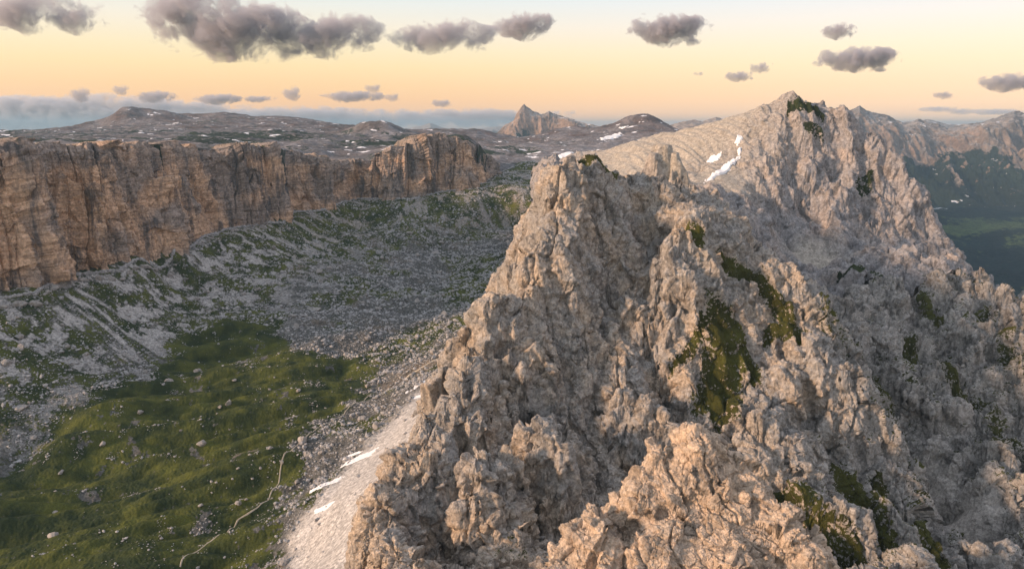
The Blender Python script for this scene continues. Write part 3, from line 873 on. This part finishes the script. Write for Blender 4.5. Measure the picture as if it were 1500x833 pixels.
def build_terrain(name, px0, px1, d0, d1, nc, nr, mat, lam0, amp, octs, vmargin=20):
    X, Y = fan(px0, px1, d0, d1, nc, nr)
    Z = ridge_z(X, Y)
    sm_ = smooth_mask(X, Y)
    gr = ridge_grass(X, Y)
    x0, y0 = X, Y
    gk = sstep(0.35, 0.9, gr)
    km = (1 - sm_ * 0.95) * (1 - 0.5 * gk)
    keep = np.ones(X.shape, dtype=bool)
    vz = valley_z(X[::6, ::6], Y[::6, ::6], False)
    vz = np.repeat(np.repeat(vz, 6, 0), 6, 1)[:X.shape[0], :X.shape[1]]
    inv = (X / Y < 0.16)
    keep &= ~(inv & (Z < vz - vmargin)); keep &= Z > -420
    X, Y, Z = crag(X, Y, Z, amp, lam0, octs, km)
    # ledges: thin beds standing out of steep faces
    nx_, ny_, nz_ = normals(X, Y, Z)
    steep = sstep(0.75, 0.4, nz_)
    bed = n3(X / 25, Y / 25, Z / 1.7) * 0.55 + 0.7 * n3(X / 40, Y / 40, Z / 4.0)
    X = X + nx_ * bed * steep * km; Y = Y + ny_ * bed * steep * km
    nx_, ny_, nz_ = normals(X, Y, Z)
    flat = sstep(0.45, 0.8, nz_)
    gr2 = gr * (0.55 + 0.45 * sstep(0.15, 0.5, nz_)) + 0.0
    right = sstep(0.42, 0.60, x0 / y0) * (y0 < 620)
    gr2 = np.maximum(gr2, (0.05 + 0.45 * fbm2(x0, y0, 30, 3, 0.6, 2)) * flat + right * 0.46 * flat)
    gr2 = np.where(sm_ > 0.3, np.minimum(gr2, 0.1), gr2)
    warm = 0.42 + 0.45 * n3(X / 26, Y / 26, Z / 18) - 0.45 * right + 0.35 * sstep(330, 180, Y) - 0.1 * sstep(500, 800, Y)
    pale = np.maximum(sm_ * 0.85, 0.45 * sstep(0.8, 0.95, nz_))
    verts = np.stack([X, Y, Z], -1).reshape(-1, 3)
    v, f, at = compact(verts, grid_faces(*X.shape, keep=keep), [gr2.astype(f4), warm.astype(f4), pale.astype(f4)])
    print(name, len(v), 'verts')
    return tag(mesh_obj(name, v, f, mat, at), kind='structure')


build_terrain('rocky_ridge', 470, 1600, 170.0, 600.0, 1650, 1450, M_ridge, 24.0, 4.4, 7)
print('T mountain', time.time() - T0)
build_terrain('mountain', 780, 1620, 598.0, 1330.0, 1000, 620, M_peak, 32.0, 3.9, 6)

# ------------------------------------------------------------------ near pinnacles
print('T pinnacles', time.time() - T0)
def pinnacle(name, pts, ground, c, px0, px1, d0, d1, nc, nr, label, knobs, seed, lam0=16.0, amp=3.0):
    p = [P(*a) for a in pts]
    p += ground
    R = RBF(p, c, 0.0002)
    X, Y = fan(px0, px1, d0, d1, nc, nr)
    wx = X + 1.6 * n2(X / 9 + seed, Y / 9) + 0.8 * n2(X / 4 + seed, Y / 4); wy = Y + 1.6 * n2(X / 9, Y / 9 + seed) + 0.8 * n2(X / 4, Y / 4 + seed)
    Z = R(wx, wy)
    for (a, b, d, r, s) in knobs:
        q = P(a, b, d)
        dd = np.hypot(wx - q[0], wy - q[1]) * (1 + 0.3 * n2(X / 3 + a, Y / 3))
        Z = np.maximum(Z, q[2] - s * np.maximum(0, dd - r) ** 1.1 - 0.2 * np.minimum(dd, r)).astype(f4)
    zt = Z.copy()
    keep = zt > -190
    X, Y, Z = crag(X, Y, Z, amp, lam0, 6, np.ones(X.shape, dtype=f4), zs=0.9, gain=0.43)
    nx_, ny_, nz_ = normals(X, Y, Z)
    bed = (0.45 * n3(X / 12, Y / 12, Z / 1.3) + 0.4 * n3(X / 20, Y / 20, Z / 3.0)) * sstep(0.8, 0.4, nz_)
    X = X + nx_ * bed; Y = Y + ny_ * bed
    warm = 0.75 + 0.4 * n3(X / 12, Y / 12, Z / 9)
    v, f, at = compact(np.stack([X, Y, Z], -1).reshape(-1, 3), grid_faces(*X.shape, keep=keep), [0 * X, warm, 0.1 + 0 * X])
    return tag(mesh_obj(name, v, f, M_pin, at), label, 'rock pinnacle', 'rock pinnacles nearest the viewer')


def ringz(cx, cy, r, z, n=10, sx=1.0):
    return [(cx + r * sx * math.cos(i * 2 * math.pi / n), cy + r * math.sin(i * 2 * math.pi / n), z) for i in range(n)]


c0 = P(1055, 740, 172)
pinnacle('rock_pinnacle', [(925, 725, 184), (950, 700, 188), (985, 662, 191), (1025, 645, 192), (1060, 655, 192), (1085, 680, 191), (1120, 725, 184), (1150, 760, 178), (1180, 795, 170), (1190, 833, 160),
                           (1000, 730, 181), (1050, 730, 180), (1090, 760, 175), (940, 780, 175), (925, 833, 166), (1000, 833, 160), (1080, 833, 158), (1130, 833, 159), (1000, 900, 150), (1120, 900, 150)],
         ringz(c0[0], c0[1] + 2, 54, -190, 12, 1.0) + [(21, 186, -150), (23, 172, -150), (25, 158, -150), (24, 146, -155), (30, 199, -150), (45, 205, -150), (60, 207, -150), (82, 202, -150), (95, 188, -150), (99, 172, -150)], 1.5, 820, 1300, 120.0, 232.0, 850, 850,
         'large orange rock pinnacle with blunt knobbly top, right of the low one',
         [(968, 660, 189, 2.2, 3.0), (1010, 643, 193, 3.0, 3.0), (1045, 643, 193, 3.5, 3.0), (1075, 662, 192, 3.0, 2.6), (1120, 720, 184, 3, 2.2), (935, 722, 184, 3, 3.0), (1170, 788, 171, 3.0, 2.2), (1085, 745, 176, 4, 1.8), (1000, 710, 184, 3, 2.0)], 3.0)
c1 = P(865, 800, 172)
pinnacle('rock_pinnacle', [(825, 812, 172), (843, 790, 175), (866, 774, 177), (887, 768, 177), (912, 787, 174), (855, 833, 165), (900, 833, 165), (825, 850, 164), (880, 900, 155)],
         ringz(c1[0], c1[1], 34, -185, 10), 3.0, 720, 990, 125.0, 215.0, 480, 680,
         'low ragged orange rock pinnacle at the bottom edge, left of the large one',
         [(858, 776, 177, 2, 2.8), (884, 770, 178, 3, 2.8), (835, 800, 174, 2.0, 3.0)], 17.0)

# ------------------------------------------------------------------ far mountains and valley
print('T far', time.time() - T0)
def far_range(name, sky_pts, D, foot, depth, nc, nr, L, amp, px0, px1, warmb=0.5, green_z=None, cliffy=1.0, mat=None):
    """A mountain chain: crest heights along the view angle, walls and aprons falling towards the viewer."""
    xs = np.array([P(a, b, D)[0] / D for a, b in sky_pts]); zs = np.array([P(a, b, D)[2] for a, b in sky_pts])
    X, Y = fan(px0, px1, D - depth, D + depth * 0.5, nc, nr)
    u = X / Y
    crest = np.interp(u + 0.0015 * n2(u * 120, Y / L), xs, zs)
    wav = n2(X / (L * 2.2), 0 * Y + 3)
    d = (Y - (D + 0.18 * depth * wav)) / depth
    h = crest - foot
    front = np.clip(-d, 0, 1)
    prof = np.where(d < 0, (1 - front) ** (1.0 + 0.6 * cliffy), 1 - 1.2 * np.clip(d, 0, 1))
    prof = prof + cliffy * 0.22 * (sstep(0.34, 0.22, front) - 0.5) * sstep(0, 0.15, front) * sstep(1, 0.6, front)
    Z = foot + h * prof
    side = sstep(0.02, 0.40, front)
    Z = Z + side * sstep(1, 0.5, front) * amp * (1.1 * ridged2(X, Y * 0.45, L, 5, 0.52, 3) - 0.6)
    Z = Z + (1 - side) * amp * 0.07 * ridged2(X, Y, L * 0.3, 4, 0.6, 7)
    Z = Z.astype(f4)
    nz_ = normals(X, Y, Z)[2]
    gz = foot + 0.3 * (np.mean(zs) - foot) if green_z is None else green_z
    gr = sstep(gz + 130, gz - 130, Z + 170 * fbm2(X, Y, L, 4, 0.6, 3)) * 0.95
    warm = warmb + 0.4 * n2(X / L, Y / L) + 0.25 * sstep(0.75, 0.5, nz_)
    pale = 0.7 * sstep(0.72, 0.9, nz_) * (1 - gr)
    return tag(mesh_obj(name, np.stack([X, Y, Z], -1).reshape(-1, 3), grid_faces(*X.shape), mat or M_far, (gr, warm, pale)), kind='structure')


far_range('mountain_range', [(1100, 190), (1180, 178), (1215, 164), (1240, 168), (1252, 160), (1260, 156), (1268, 164), (1300, 171), (1322, 182), (1345, 176), (1370, 183), (1390, 189), (1410, 184), (1440, 181), (1465, 172), (1487, 163), (1500, 166), (1540, 160), (1600, 170), (1700, 190)],
          6800, -600, 1900, 620, 520, 520, 150, 1080, 1660, 0.25, -300)
far_range('distant_range', [(1200, 186), (1300, 182), (1360, 176), (1385, 182), (1440, 186), (1500, 180), (1600, 178), (1700, 185)], 10500, -500, 1800, 400, 200, 700, 120, 1080, 1700, 0.3, -300)
far_range('twin_peak', [(700, 215), (728, 195), (740, 184), (752, 177), (756, 168), (763, 157), (768, 153), (774, 158), (783, 164), (793, 168), (799, 166), (804, 162), (810, 166), (820, 170), (835, 174), (852, 180), (875, 185), (900, 190), (940, 205)],
          6500, -220, 900, 380, 340, 260, 70, 690, 950, 0.75, -160, 1.3)
far_range('blue_peak', [(560, 192), (600, 188), (618, 184), (629, 180), (640, 184), (660, 190), (700, 189), (720, 186), (740, 185), (760, 190)], 16000, -400, 1800, 240, 120, 900, 50, 540, 780, 0.2, -300)
far_range('ridge_crest', [(960, 190), (985, 183), (1000, 179), (1015, 176), (1030, 178), (1048, 172), (1065, 176), (1100, 175), (1200, 178)], 4200, -300, 900, 260, 200, 200, 40, 960, 1220, 0.5, -200)

gx_ = np.concatenate([-np.geomspace(40000, 500, 30), np.linspace(-400, 3400, 260), np.geomspace(3600, 40000, 30)]).astype(f4)
gy_ = np.concatenate([[-3000, -1000], np.linspace(300, 6500, 420), np.geomspace(6700, 40000, 40)]).astype(f4)
X, Y = np.meshgrid(gx_, gy_)
near = ((np.abs(X) < 5000) & (Y < 6600))
Z = -650 + 55 * fbm2(X, Y, 1400, 3, 0.5, 2) * near + 25 * sstep(3500, 4600, Y) * near
Z = Z + near * (Y > 900) * (9 * np.abs(n2(X / 31, Y / 31)) + 6 * n2(X / 17, Y / 17))
rise = sstep(2600, 900, Y) * sstep(900, 500, X) * near
Z = Z + 120 * rise
meadowf = np.exp(-(((Y - 4350 - 0.12 * (X - 3000) - 160 * n2(X / 500, Y / 300)) / 170) ** 2)) * sstep(2300, 2700, X) * near + 0.35 * sstep(0.25, 0.5, fbm2(X, Y, 420, 4, 0.6, 5)) * near
gr = 0.95 - 0.9 * np.clip(meadowf * 1.3, 0, 1)
tag(mesh_obj('ground', np.stack([X, Y, Z], -1).reshape(-1, 3), grid_faces(*X.shape), M_forest, (gr, 0 * X + 0.3, 0 * X)), kind='structure')

# ------------------------------------------------------------------ snow, path, boulders
print('T details', time.time() - T0)
def snow_patch(H, a, b, wid, d0, d1, label, group, lift=0.35, seed=0):
    q1 = march(H, a[0], a[1], d0, d1, 1500); q2 = march(H, b[0], b[1], d0, d1, 1500)
    c = np.array([(q1[0] + q2[0]) / 2, (q1[1] + q2[1]) / 2]); ax = np.array([q2[0] - q1[0], q2[1] - q1[1]]) / 2
    L = np.linalg.norm(ax); ax /= L; ay = np.array([-ax[1], ax[0]])
    nu, nv = 90, 40
    U, V = np.meshgrid(np.linspace(-1.15, 1.15, nu), np.linspace(-1.3, 1.3, nv))
    x = (c[0] + ax[0] * U * L + ay[0] * V * wid).astype(f4); y = (c[1] + ax[1] * U * L + ay[1] * V * wid).astype(f4)
    r = np.sqrt(U ** 2 + (V + 0.25 * n2(U * 2 + seed, 0 * U)) ** 2) + 0.45 * n2(x / (wid * 1.3) + seed, y / (wid * 1.3)) + 0.2 * n2(x / (wid * .5) + seed, y / (wid * .5))
    keep = r < 1
    z = H(x, y) + lift * sstep(1.05, 0.8, r) - 0.1
    v = np.stack([x, y, z], -1).reshape(-1, 3)
    f = grid_faces(nv, nu, keep=keep)
    if len(f) == 0: return
    org = np.array([c[0], c[1], float(H(np.array([c[0]], dtype=f4), np.array([c[1]], dtype=f4))[0])], dtype=f4)
    v, f, _ = compact(v - org, f, [])
    o = mesh_obj('snow_patch', v, f, M_snow)
    o.location = org.tolist()
    tag(o, label, 'snow patch', group)


G1 = 'old snow patches on the valley scree'
snow_patch(valley_z, (500, 684), (552, 658), 6.0, 240, 900, 'largest white snow patch lying on the pale scree left of the ridge foot', G1, seed=1)
snow_patch(valley_z, (503, 672), (530, 660), 3.0, 240, 900, 'small snow sliver just above the largest snow patch on the scree', G1, seed=2)
snow_patch(valley_z, (455, 721), (506, 698), 4.0, 240, 900, 'long narrow snow patch on the scree just below the largest one', G1, seed=3)
snow_patch(valley_z, (458, 750), (490, 735), 3.0, 240, 900, 'lowest small snow patch on the scree at the bottom', G1, seed=4)
snow_patch(valley_z, (598, 573), (655, 543), 3.5, 240, 1100, 'thin slanting snow strip on grey scree beside the ridge foot', G1, seed=5)
snow_patch(valley_z, (605, 583), (632, 571), 3.2, 240, 1100, 'short snow patch directly below the thin slanting snow strip', G1, seed=6)
snow_patch(valley_z, (673, 493), (700, 482), 2.2, 240, 1300, 'small far snow patch on the grassy track near the ridge edge', G1, seed=7)
snow_patch(valley_z, (456, 643), (464, 640), 1.0, 240, 1100, 'tiny snow speck beside the footpath at the meadow edge', G1, seed=8)
G2 = 'snow patches on the mountain saddle'
snow_patch(ridge_z, (1034, 266), (1084, 222), 4.5, 620, 1000, 'long curved snow tongue in the gully below the mountain top', G2, 2.5, seed=9)
snow_patch(ridge_z, (1036, 236), (1056, 226), 6.0, 620, 1000, 'broad snow patch left of the long snow tongue on the mountain', G2, 2.0, seed=10)
snow_patch(ridge_z, (1079, 213), (1086, 200), 4.0, 620, 1000, 'short upright snow patch above the long snow tongue', G2, 2.0, seed=11)
G3 = 'snow patches on the far slopes'
snow_patch(plateau_z, (885, 205), (905, 197), 22, 1900, 3500, 'bright snow patch under the dark flat topped summit', G3, 4, seed=12)
snow_patch(plateau_z, (862, 231), (880, 221), 16, 1700, 3500, 'snow patch on the mauve slope above the ridge summit', G3, 4, seed=13)
snow_patch(plateau_z, (820, 233), (838, 224), 16, 1700, 3500, 'leftmost snow patch on the mauve slope behind the ridge summit', G3, 4, seed=14)
snow_patch(plateau_z, (908, 189), (918, 186), 18, 1900, 3500, 'small snow strip at the foot of the dark flat topped summit', G3, 4, seed=15)


def ribbon(name, pts, wid, H, d0, d1, mat, lift=0.45, **tg):
    w_ = [march(H, a, b, d0, d1, 1200)[:2] for a, b in pts]
    w_ = np.array(w_); s = np.concatenate([[0], np.cumsum(np.hypot(*np.diff(w_, axis=0).T))])
    n = int(s[-1] / 1.5); t = np.linspace(0, s[-1], n)
    x = np.interp(t, s, w_[:, 0]); y = np.interp(t, s, w_[:, 1])
    k = np.ones(7) / 7; pad = lambda a: np.convolve(np.pad(a, 3, mode='edge'), k, mode='valid')
    x, y = pad(x), pad(y)
    x = x + 1.6 * n2(t / 14, 0 * t + 2); y = y + 1.6 * n2(t / 14, 0 * t + 9)
    tx, ty = np.gradient(x), np.gradient(y); l = np.hypot(tx, ty) + 1e-6; tx /= l; ty /= l
    ww = wid * (0.75 + 0.5 * np.abs(n2(t / 8, 0 * t)))
    rows = []
    for k_ in (-1, -0.5, 0, 0.5, 1):
        xx = (x - ty * ww * k_ / 2).astype(f4); yy = (y + tx * ww * k_ / 2).astype(f4)
        rows.append(np.stack([xx, yy, H(xx, yy) + lift - (0.4 if abs(k_) == 1 else 0)], -1))
    v = np.stack(rows)
    return tag(mesh_obj(name, v.reshape(-1, 3), grid_faces(5, n), mat), **tg)


ribbon('footpath', [(262, 833), (285, 808), (315, 788), (345, 765), (382, 744), (402, 715), (412, 690), (414, 668), (438, 650), (462, 628), (508, 603), (545, 576)], 1.2, valley_z, 240, 1100, M_path, kind='structure')
ribbon('footpath', [(590, 558), (625, 535), (660, 510), (700, 492), (712, 486)], 2.2, valley_z, 240, 1300, M_path, kind='structure')


def rock_shape(sub, seed, flat=0.75):
    r = np.random.RandomState(seed)
    bm_v = []
    import bmesh
    bm = bmesh.new(); bmesh.ops.create_icosphere(bm, subdivisions=sub, radius=1.0)
    v = np.array([x.co[:] for x in bm.verts]); f = np.array([[q.index for q in p.verts] for p in bm.faces]); bm.free()
    for _ in range(9):                                # cut planes give angular blocks
        n = r.normal(size=3); n /= np.linalg.norm(n); h = r.uniform(0.45, 0.85)
        d = v @ n; k = d > h
        v[k] -= np.outer(d[k] - h, n)
    v *= np.array([r.uniform(0.8, 1.25), r.uniform(0.8, 1.25), r.uniform(0.6, 0.95)])
    v += 0.05 * r.normal(size=v.shape)
    return v.astype(f4), f.astype(np.int32)


variants = []
for i in range(10):
    v, f = rock_shape(3, 100 + i)
    me = None
    o = mesh_obj('boulder', v, f, M_boulder, smooth=False)
    variants.append(o.data); bpy.data.objects.remove(o)
rr = np.random.RandomState(5)
# candidate stones over the valley
NCAND = 620000
u = rr.uniform(-0.80, 0.10, NCAND); Dm = 240 + (1700 - 240) * rr.uniform(0, 1, NCAND) ** 0.75
Dm = np.minimum(Dm, Dc(u) - 12 - 0 * Dm)
sx = (u * Dm).astype(f4); sy = Dm.astype(f4)
g_, w_, p_, med_, scr_, tal_ = valley_masks(sx, sy)
dd_, _s = cliff_coords(sx, sy)
clump = fbm2(sx, sy, 16, 3, 0.7, 6.0)
prob = (1 - med_) * (1 - scr_) * (0.75 - 0.45 * tal_) * (0.55 + 0.9 * np.clip(clump, -.5, .6)) + med_ * 0.9 * sstep(0.25, 0.7, clump) * sstep(0.0, 0.3, n2(sx / 60, sy / 40)) + med_ * (0.002 + 0.25 * sstep(0, 0.4, clump) * np.exp(-(((sx + 250) / 90) ** 2 + ((sy - 385) / 22) ** 2)) + 0.2 * sstep(0, .4, clump) * np.exp(-(((sx + 250) / 60) ** 2 + ((sy - 700) / 45) ** 2)) + 0.5 * sstep(-0.1, .4, clump) * np.exp(-(((sx + 165) / 26) ** 2 + ((sy - 440) / 60) ** 2))) + scr_ * 0.03 * sstep(0.2, 0.5, clump)
kk = rr.uniform(0, 1, NCAND) < prob * 0.75
sx, sy, med_, scr_ = sx[kk], sy[kk], med_[kk], scr_[kk]
sz = valley_z(sx, sy)
size = 0.36 * rr.uniform(0.04, 1, len(sx)) ** -0.6 * (0.8 + sy / 1400)
size = np.minimum(size, 3.2) * np.where(med_ > 0.5, 0.6, 1.0)
print('stones', len(sx))
v0s = [rock_shape(1, 300 + i) for i in range(6)]
vs_, fs_ = [], []; base_i = 0
which = rr.randint(0, 6, len(sx)); ang = rr.uniform(0, 6.28, len(sx))
for wi in range(6):
    k = which == wi; v0, f0 = v0s[wi]; n = k.sum()
    c, s = np.cos(ang[k]), np.sin(ang[k]); sc_ = size[k][:, None]
    vx = (v0[None, :, 0] * c[:, None] - v0[None, :, 1] * s[:, None]) * sc_ + sx[k][:, None]
    vy = (v0[None, :, 0] * s[:, None] + v0[None, :, 1] * c[:, None]) * sc_ + sy[k][:, None]
    vz = v0[None, :, 2] * sc_ + sz[k][:, None] + 0.2 * sc_
    vs_.append(np.stack([vx, vy, vz], -1).reshape(-1, 3))
    fs_.append((f0[None] + (np.arange(n) * len(v0))[:, None, None]).reshape(-1, 3) + base_i)
    base_i += n * len(v0)
tag(mesh_obj('rubble', np.vstack(vs_), np.vstack(fs_), M_rubble, smooth=False), 'grey broken rock rubble strewn over the valley floor below the cliff', 'rubble', kind='stuff')

# the larger boulders, each on its own
BIG = [(335, 592, 3.6, 'largest pale boulder lying where the rubble meets the green meadow'), (322, 597, 2.2, 'smaller pale boulder touching the largest one at the meadow edge'),
       (90, 694, 2.3, 'lone squarish grey boulder on the dark grass at the lower left'), (343, 559, 2.3, 'pinkish boulder on top of the green meadow mound'), (437, 573, 2.8, 'grey twin boulder on the dark meadow hollow'),
       (395, 571, 1.8, 'small pale boulder standing alone on the middle meadow'), (350, 738, 2.4, 'rounded pale boulder among stones near the footpath bend'), (395, 657, 1.7, 'small boulder alone on the grass left of the footpath'),
       (413, 678, 1.8, 'boulder resting right beside the footpath on the meadow'), (646, 357, 5.0, 'large pale boulder far up the valley under the cliff end'), (538, 567, 3.0, 'brown grey boulder near the upper end of the footpath'), (205, 605, 3.0, 'reddish grey block on the rubble at the left meadow rim'),
       (586, 693, 2.4, 'dark rock block stuck in the pale scree below the ridge')]
def put_boulder(i, x, y, z, s, label, group):
    o = bpy.data.objects.new('boulder', variants[i % len(variants)])
    COL.objects.link(o)
    o.location = (x, y, z + 0.25 * s); o.scale = (s, s, s); o.rotation_euler = (0, 0, i * 2.4)
    tag(o, label, 'boulder', group)


for i, (a, b, s, lab) in enumerate(BIG):
    q = march(valley_z, a, b, 240, 1500, 1500)
    put_boulder(i, q[0], q[1], q[2], s, lab, 'single big boulders of the valley')
zones = {}
cnt = 0
n_try = 4000
u = rr.uniform(-0.78, 0.02, n_try); D_ = 300 + 1000 * rr.uniform(0, 1, n_try)
D_ = np.minimum(D_, Dc(u) - 25)
bx_ = (u * D_).astype(f4); by_ = D_.astype(f4)
g_, w_, p_, med_, scr_, tal_ = valley_masks(bx_, by_)
bz_ = valley_z(bx_, by_)
tz_ = ridge_z(bx_, by_)
for i in range(n_try):
    if cnt >= 250: break
    if (u[i] > -0.28 and tz_[i] > bz_[i] - 3) or scr_[i] > 0.2: continue
    if med_[i] > 0.5:
        if rr.uniform() > 0.10: continue
        lab, grp = 'grey boulder scattered on the green valley meadow', 'scattered meadow boulders'
    elif tal_[i] > 0.5:
        if rr.uniform() > 0.3: continue
        lab, grp = 'grey boulder fallen on the streaked slope under the long cliff', 'boulders on the slope under the cliff'
    else:
        if rr.uniform() > 0.5: continue
        lab, grp = 'grey boulder standing out of the rubble field in the valley middle', 'boulders of the rubble field'
    s = (1.1 + 2.6 * rr.uniform() ** 2) * (0.7 + by_[i] / 1000)
    put_boulder(i + 20, float(bx_[i]), float(by_[i]), float(bz_[i]), s, lab, grp)
    cnt += 1

# ------------------------------------------------------------------ haze
print('T haze', time.time() - T0)
m, t = new_mat('valley_air'); k = NT(t)
pv = k.n('ShaderNodeVolumePrincipled')
pv.inputs['Color'].default_value = (0.42, 0.62, 0.77, 1)
pv.inputs['Density'].default_value = 4.5e-5
pv.inputs['Anisotropy'].default_value = 0.2
o_ = k.n('ShaderNodeOutputMaterial'); k.l(pv.outputs[0], o_.inputs['Volume'])
bx0, bx1, by0, by1, bz0, bz1 = -41000, 41000, -3500, 41000, -760, 245
vv = [(x, y, z) for z in (bz0, bz1) for y in (by0, by1) for x in (bx0, bx1)]
ff = [(0, 2, 3, 1), (4, 5, 7, 6), (0, 1, 5, 4), (2, 6, 7, 3), (0, 4, 6, 2), (1, 3, 7, 5)]
hz = mesh_obj('haze', np.array(vv), np.array(ff), m, smooth=False)
tag(hz, kind='stuff')

# ------------------------------------------------------------------ clouds
print('T clouds', time.time() - T0)
def cloud_mat(name, dens, color, detail_scale, thr, aniso=0.1):
    m, t = new_mat(name); k = NT(t)
    tcn = k.n('ShaderNodeTexCoord')
    co = tcn.outputs['Object']
    oi = k.n('ShaderNodeObjectInfo')
    cmb = k.n('ShaderNodeVectorMath', operation='ADD')
    k.l(k.map(co, (1.0, 1.0, 1.0)), cmb.inputs[0])
    sc2 = k.n('ShaderNodeVectorMath', operation='SCALE'); k.l(oi.outputs['Location'], sc2.inputs[0]); sc2.inputs['Scale'].default_value = 0.003
    k.l(sc2.outputs[0], cmb.inputs[1])
    # object space: one unit is one metre; noise in kilometre-scale lumps
    n = k.noise(cmb.outputs[0], detail_scale, 7, 0.68, 0.4)
    at = k.n('ShaderNodeVectorMath', operation='LENGTH')
    gen = k.n('ShaderNodeVectorMath', operation='MULTIPLY_ADD')
    k.l(tcn.outputs['Generated'], gen.inputs[0]); gen.inputs[1].default_value = (2, 2, 2); gen.inputs[2].default_value = (-1, -1, -1)
    k.l(gen.outputs[0], at.inputs[0])
    fall = k.math('MULTIPLY', k.math('SUBTRACT', 1.0, at.outputs['Value']), 1.1)
    v = k.math('ADD', k.math('MULTIPLY', k.math('SUBTRACT', n, 0.5), 4.6), fall)
    v = k.math('SUBTRACT', v, thr)
    v = k.math('MULTIPLY', v, 4.5, clamp=True)
    v = k.math('MULTIPLY', v, dens)
    pv = k.n('ShaderNodeVolumePrincipled')
    pv.inputs['Color'].default_value = tuple(color) + (1,)
    pv.inputs['Anisotropy'].default_value = aniso
    k.l(v, pv.inputs['Density'])
    o_ = k.n('ShaderNodeOutputMaterial'); k.l(pv.outputs[0], o_.inputs['Volume'])
    m.cycles.volume_step_rate = 0.4
    return m


def cloud(px, py, wpx, hpx, D, label, mat, seed, depth=1.0):
    c = P(px, py, D)
    rw = wpx / 2 * D / FPX; rh = hpx / 2 * D / FPX; rd = max(rh, rw * 0.6) * depth
    import bmesh
    bm = bmesh.new(); bmesh.ops.create_icosphere(bm, subdivisions=4, radius=1.0)
    v = np.array([x.co[:] for x in bm.verts], dtype=f4); f = np.array([[q.index for q in p.verts] for p in bm.faces]); bm.free()
    k = 1 + 0.28 * n3(v[:, 0] * 2.2 + seed, v[:, 1] * 2.2, v[:, 2] * 1.6 + seed) + 0.14 * n3(v[:, 0] * 5 + seed, v[:, 1] * 5, v[:, 2] * 4)
    v = v * k[:, None]
    v = v * np.array([rw, rd, rh], dtype=f4)
    o = mesh_obj('cloud', v, f, mat)
    o.location = c
    tag(o, label, 'cloud', 'evening clouds')


CLC = (0.70, 0.68, 0.72)
MCbig = cloud_mat('cloud_big', 0.006, CLC, 0.0020, 0.46)
MCmid = cloud_mat('cloud_mid', 0.0065, CLC, 0.0026, 0.34)
MClow = cloud_mat('cloud_low', 0.0022, (0.80, 0.82, 0.88), 0.0016, 0.12)
CLOUDS = [(30, 14, 130, 66, 'b', 'dark grey cloud cut by the top left corner'),
          (112, 24, 92, 54, 'b', 'dark puffy cloud right beside the corner cloud at top left'),
          (270, 8, 140, 56, 'b', 'dark cloud arm at the top edge joining the biggest cloud on its left'),
          (345, 44, 230, 95, 'b', 'biggest mauve grey cloud with a rounded belly at the top left'),
          (478, 50, 160, 68, 'b', 'ragged dark cloud trailing off the right side of the biggest cloud'),
          (645, 52, 165, 52, 'b', 'long dark ragged cloud at top centre left of a smaller one'),
          (765, 37, 85, 46, 'm', 'small dark wispy cloud right of the long ragged cloud'),
          (978, 43, 112, 50, 'm', 'slanting dark cloud alone in the upper right half'),
          (1229, 45, 48, 28, 'm', 'small faint wisp above the oval cloud on the right'),
          (1258, 87, 112, 40, 'm', 'oval mauve cloud above the hazy range on the right'),
          (1084, 111, 42, 18, 'm', 'small dark cloud lower left of a pair above the mountain'),
          (1116, 99, 34, 18, 'm', 'small dark cloud upper right of a pair above the mountain'),
          (1482, 120, 84, 32, 'm', 'dark flat cloud cut by the right edge'),
          (1385, 139, 32, 14, 'm', 'tiny torn cloud above the saddle of the hazy range'),
          (1376, 160, 52, 9, 'l', 'thin flat cloud strip over the hazy range left of two others'),
          (1411, 163, 44, 11, 'l', 'thin flat cloud strip over the hazy range between two others'),
          (1459, 164, 64, 11, 'l', 'thin flat cloud strip close to the right end of the hazy range'),
          (228, 142, 60, 20, 'm', 'small dark cloud low above the flat topped hill'),
          (320, 145, 66, 18, 'm', 'flat grey cloud low over the plateau right of the hill cloud'),
          (381, 145, 50, 11, 'm', 'thin broken cloud low over the plateau'),
          (430, 136, 30, 24, 'm', 'small torn upright cloud above the plateau'),
          (521, 141, 84, 18, 'm', 'long flat dark cloud low above the round dome hill'),
          (550, 129, 28, 15, 'm', 'tiny dark puff right above the long flat cloud'),
          (577, 142, 26, 14, 'm', 'tiny torn puff at the right end of the long flat cloud'),
          (651, 151, 36, 13, 'm', 'tiny dark cloud low between dome hill and twin peak'),
          (120, 138, 30, 26, 'm', 'faint torn wisp over the low cloud bank at left'),
          (180, 131, 26, 18, 'm', 'faint tiny wisp left of the hill cloud'),
          (814, 166, 26, 12, 'l', 'pale blue cloud puff just right of the twin peak'),
          (838, 165, 20, 9, 'l', 'smallest blue cloud puff right of the twin peak'),
          (1202, 92, 22, 13, 'm', 'tiny wisp touching the left of the oval cloud'),
          (1026, 108, 20, 8, 'm', 'tiny faint wisp left of the cloud pair')]
for i, (a, b, w_, h_, kd, lab) in enumerate(CLOUDS):
    D = {'b': 12000, 'm': 17000, 'l': 26000}[kd]
    if kd == 'm' and w_ < 70: D = 22000
    cloud(a, b, w_ * 1.06, h_ * 0.92, D, lab, {'b': MCbig, 'm': MCmid, 'l': MClow}[kd], i * 3.3)
cloud(60, 166, 620, 52, 33000, 'long low blue grey cloud bank behind the plateau at left', MClow, 91.0, 0.25)
cloud(440, 175, 420, 34, 36000, 'thin low cloud bank along the skyline behind the dome hill', MClow, 55.0, 0.25)
cloud(690, 172, 260, 26, 38000, 'low blue cloud bank reaching the left flank of the twin peak', MClow, 75.0, 0.25)
print('T done', time.time() - T0)
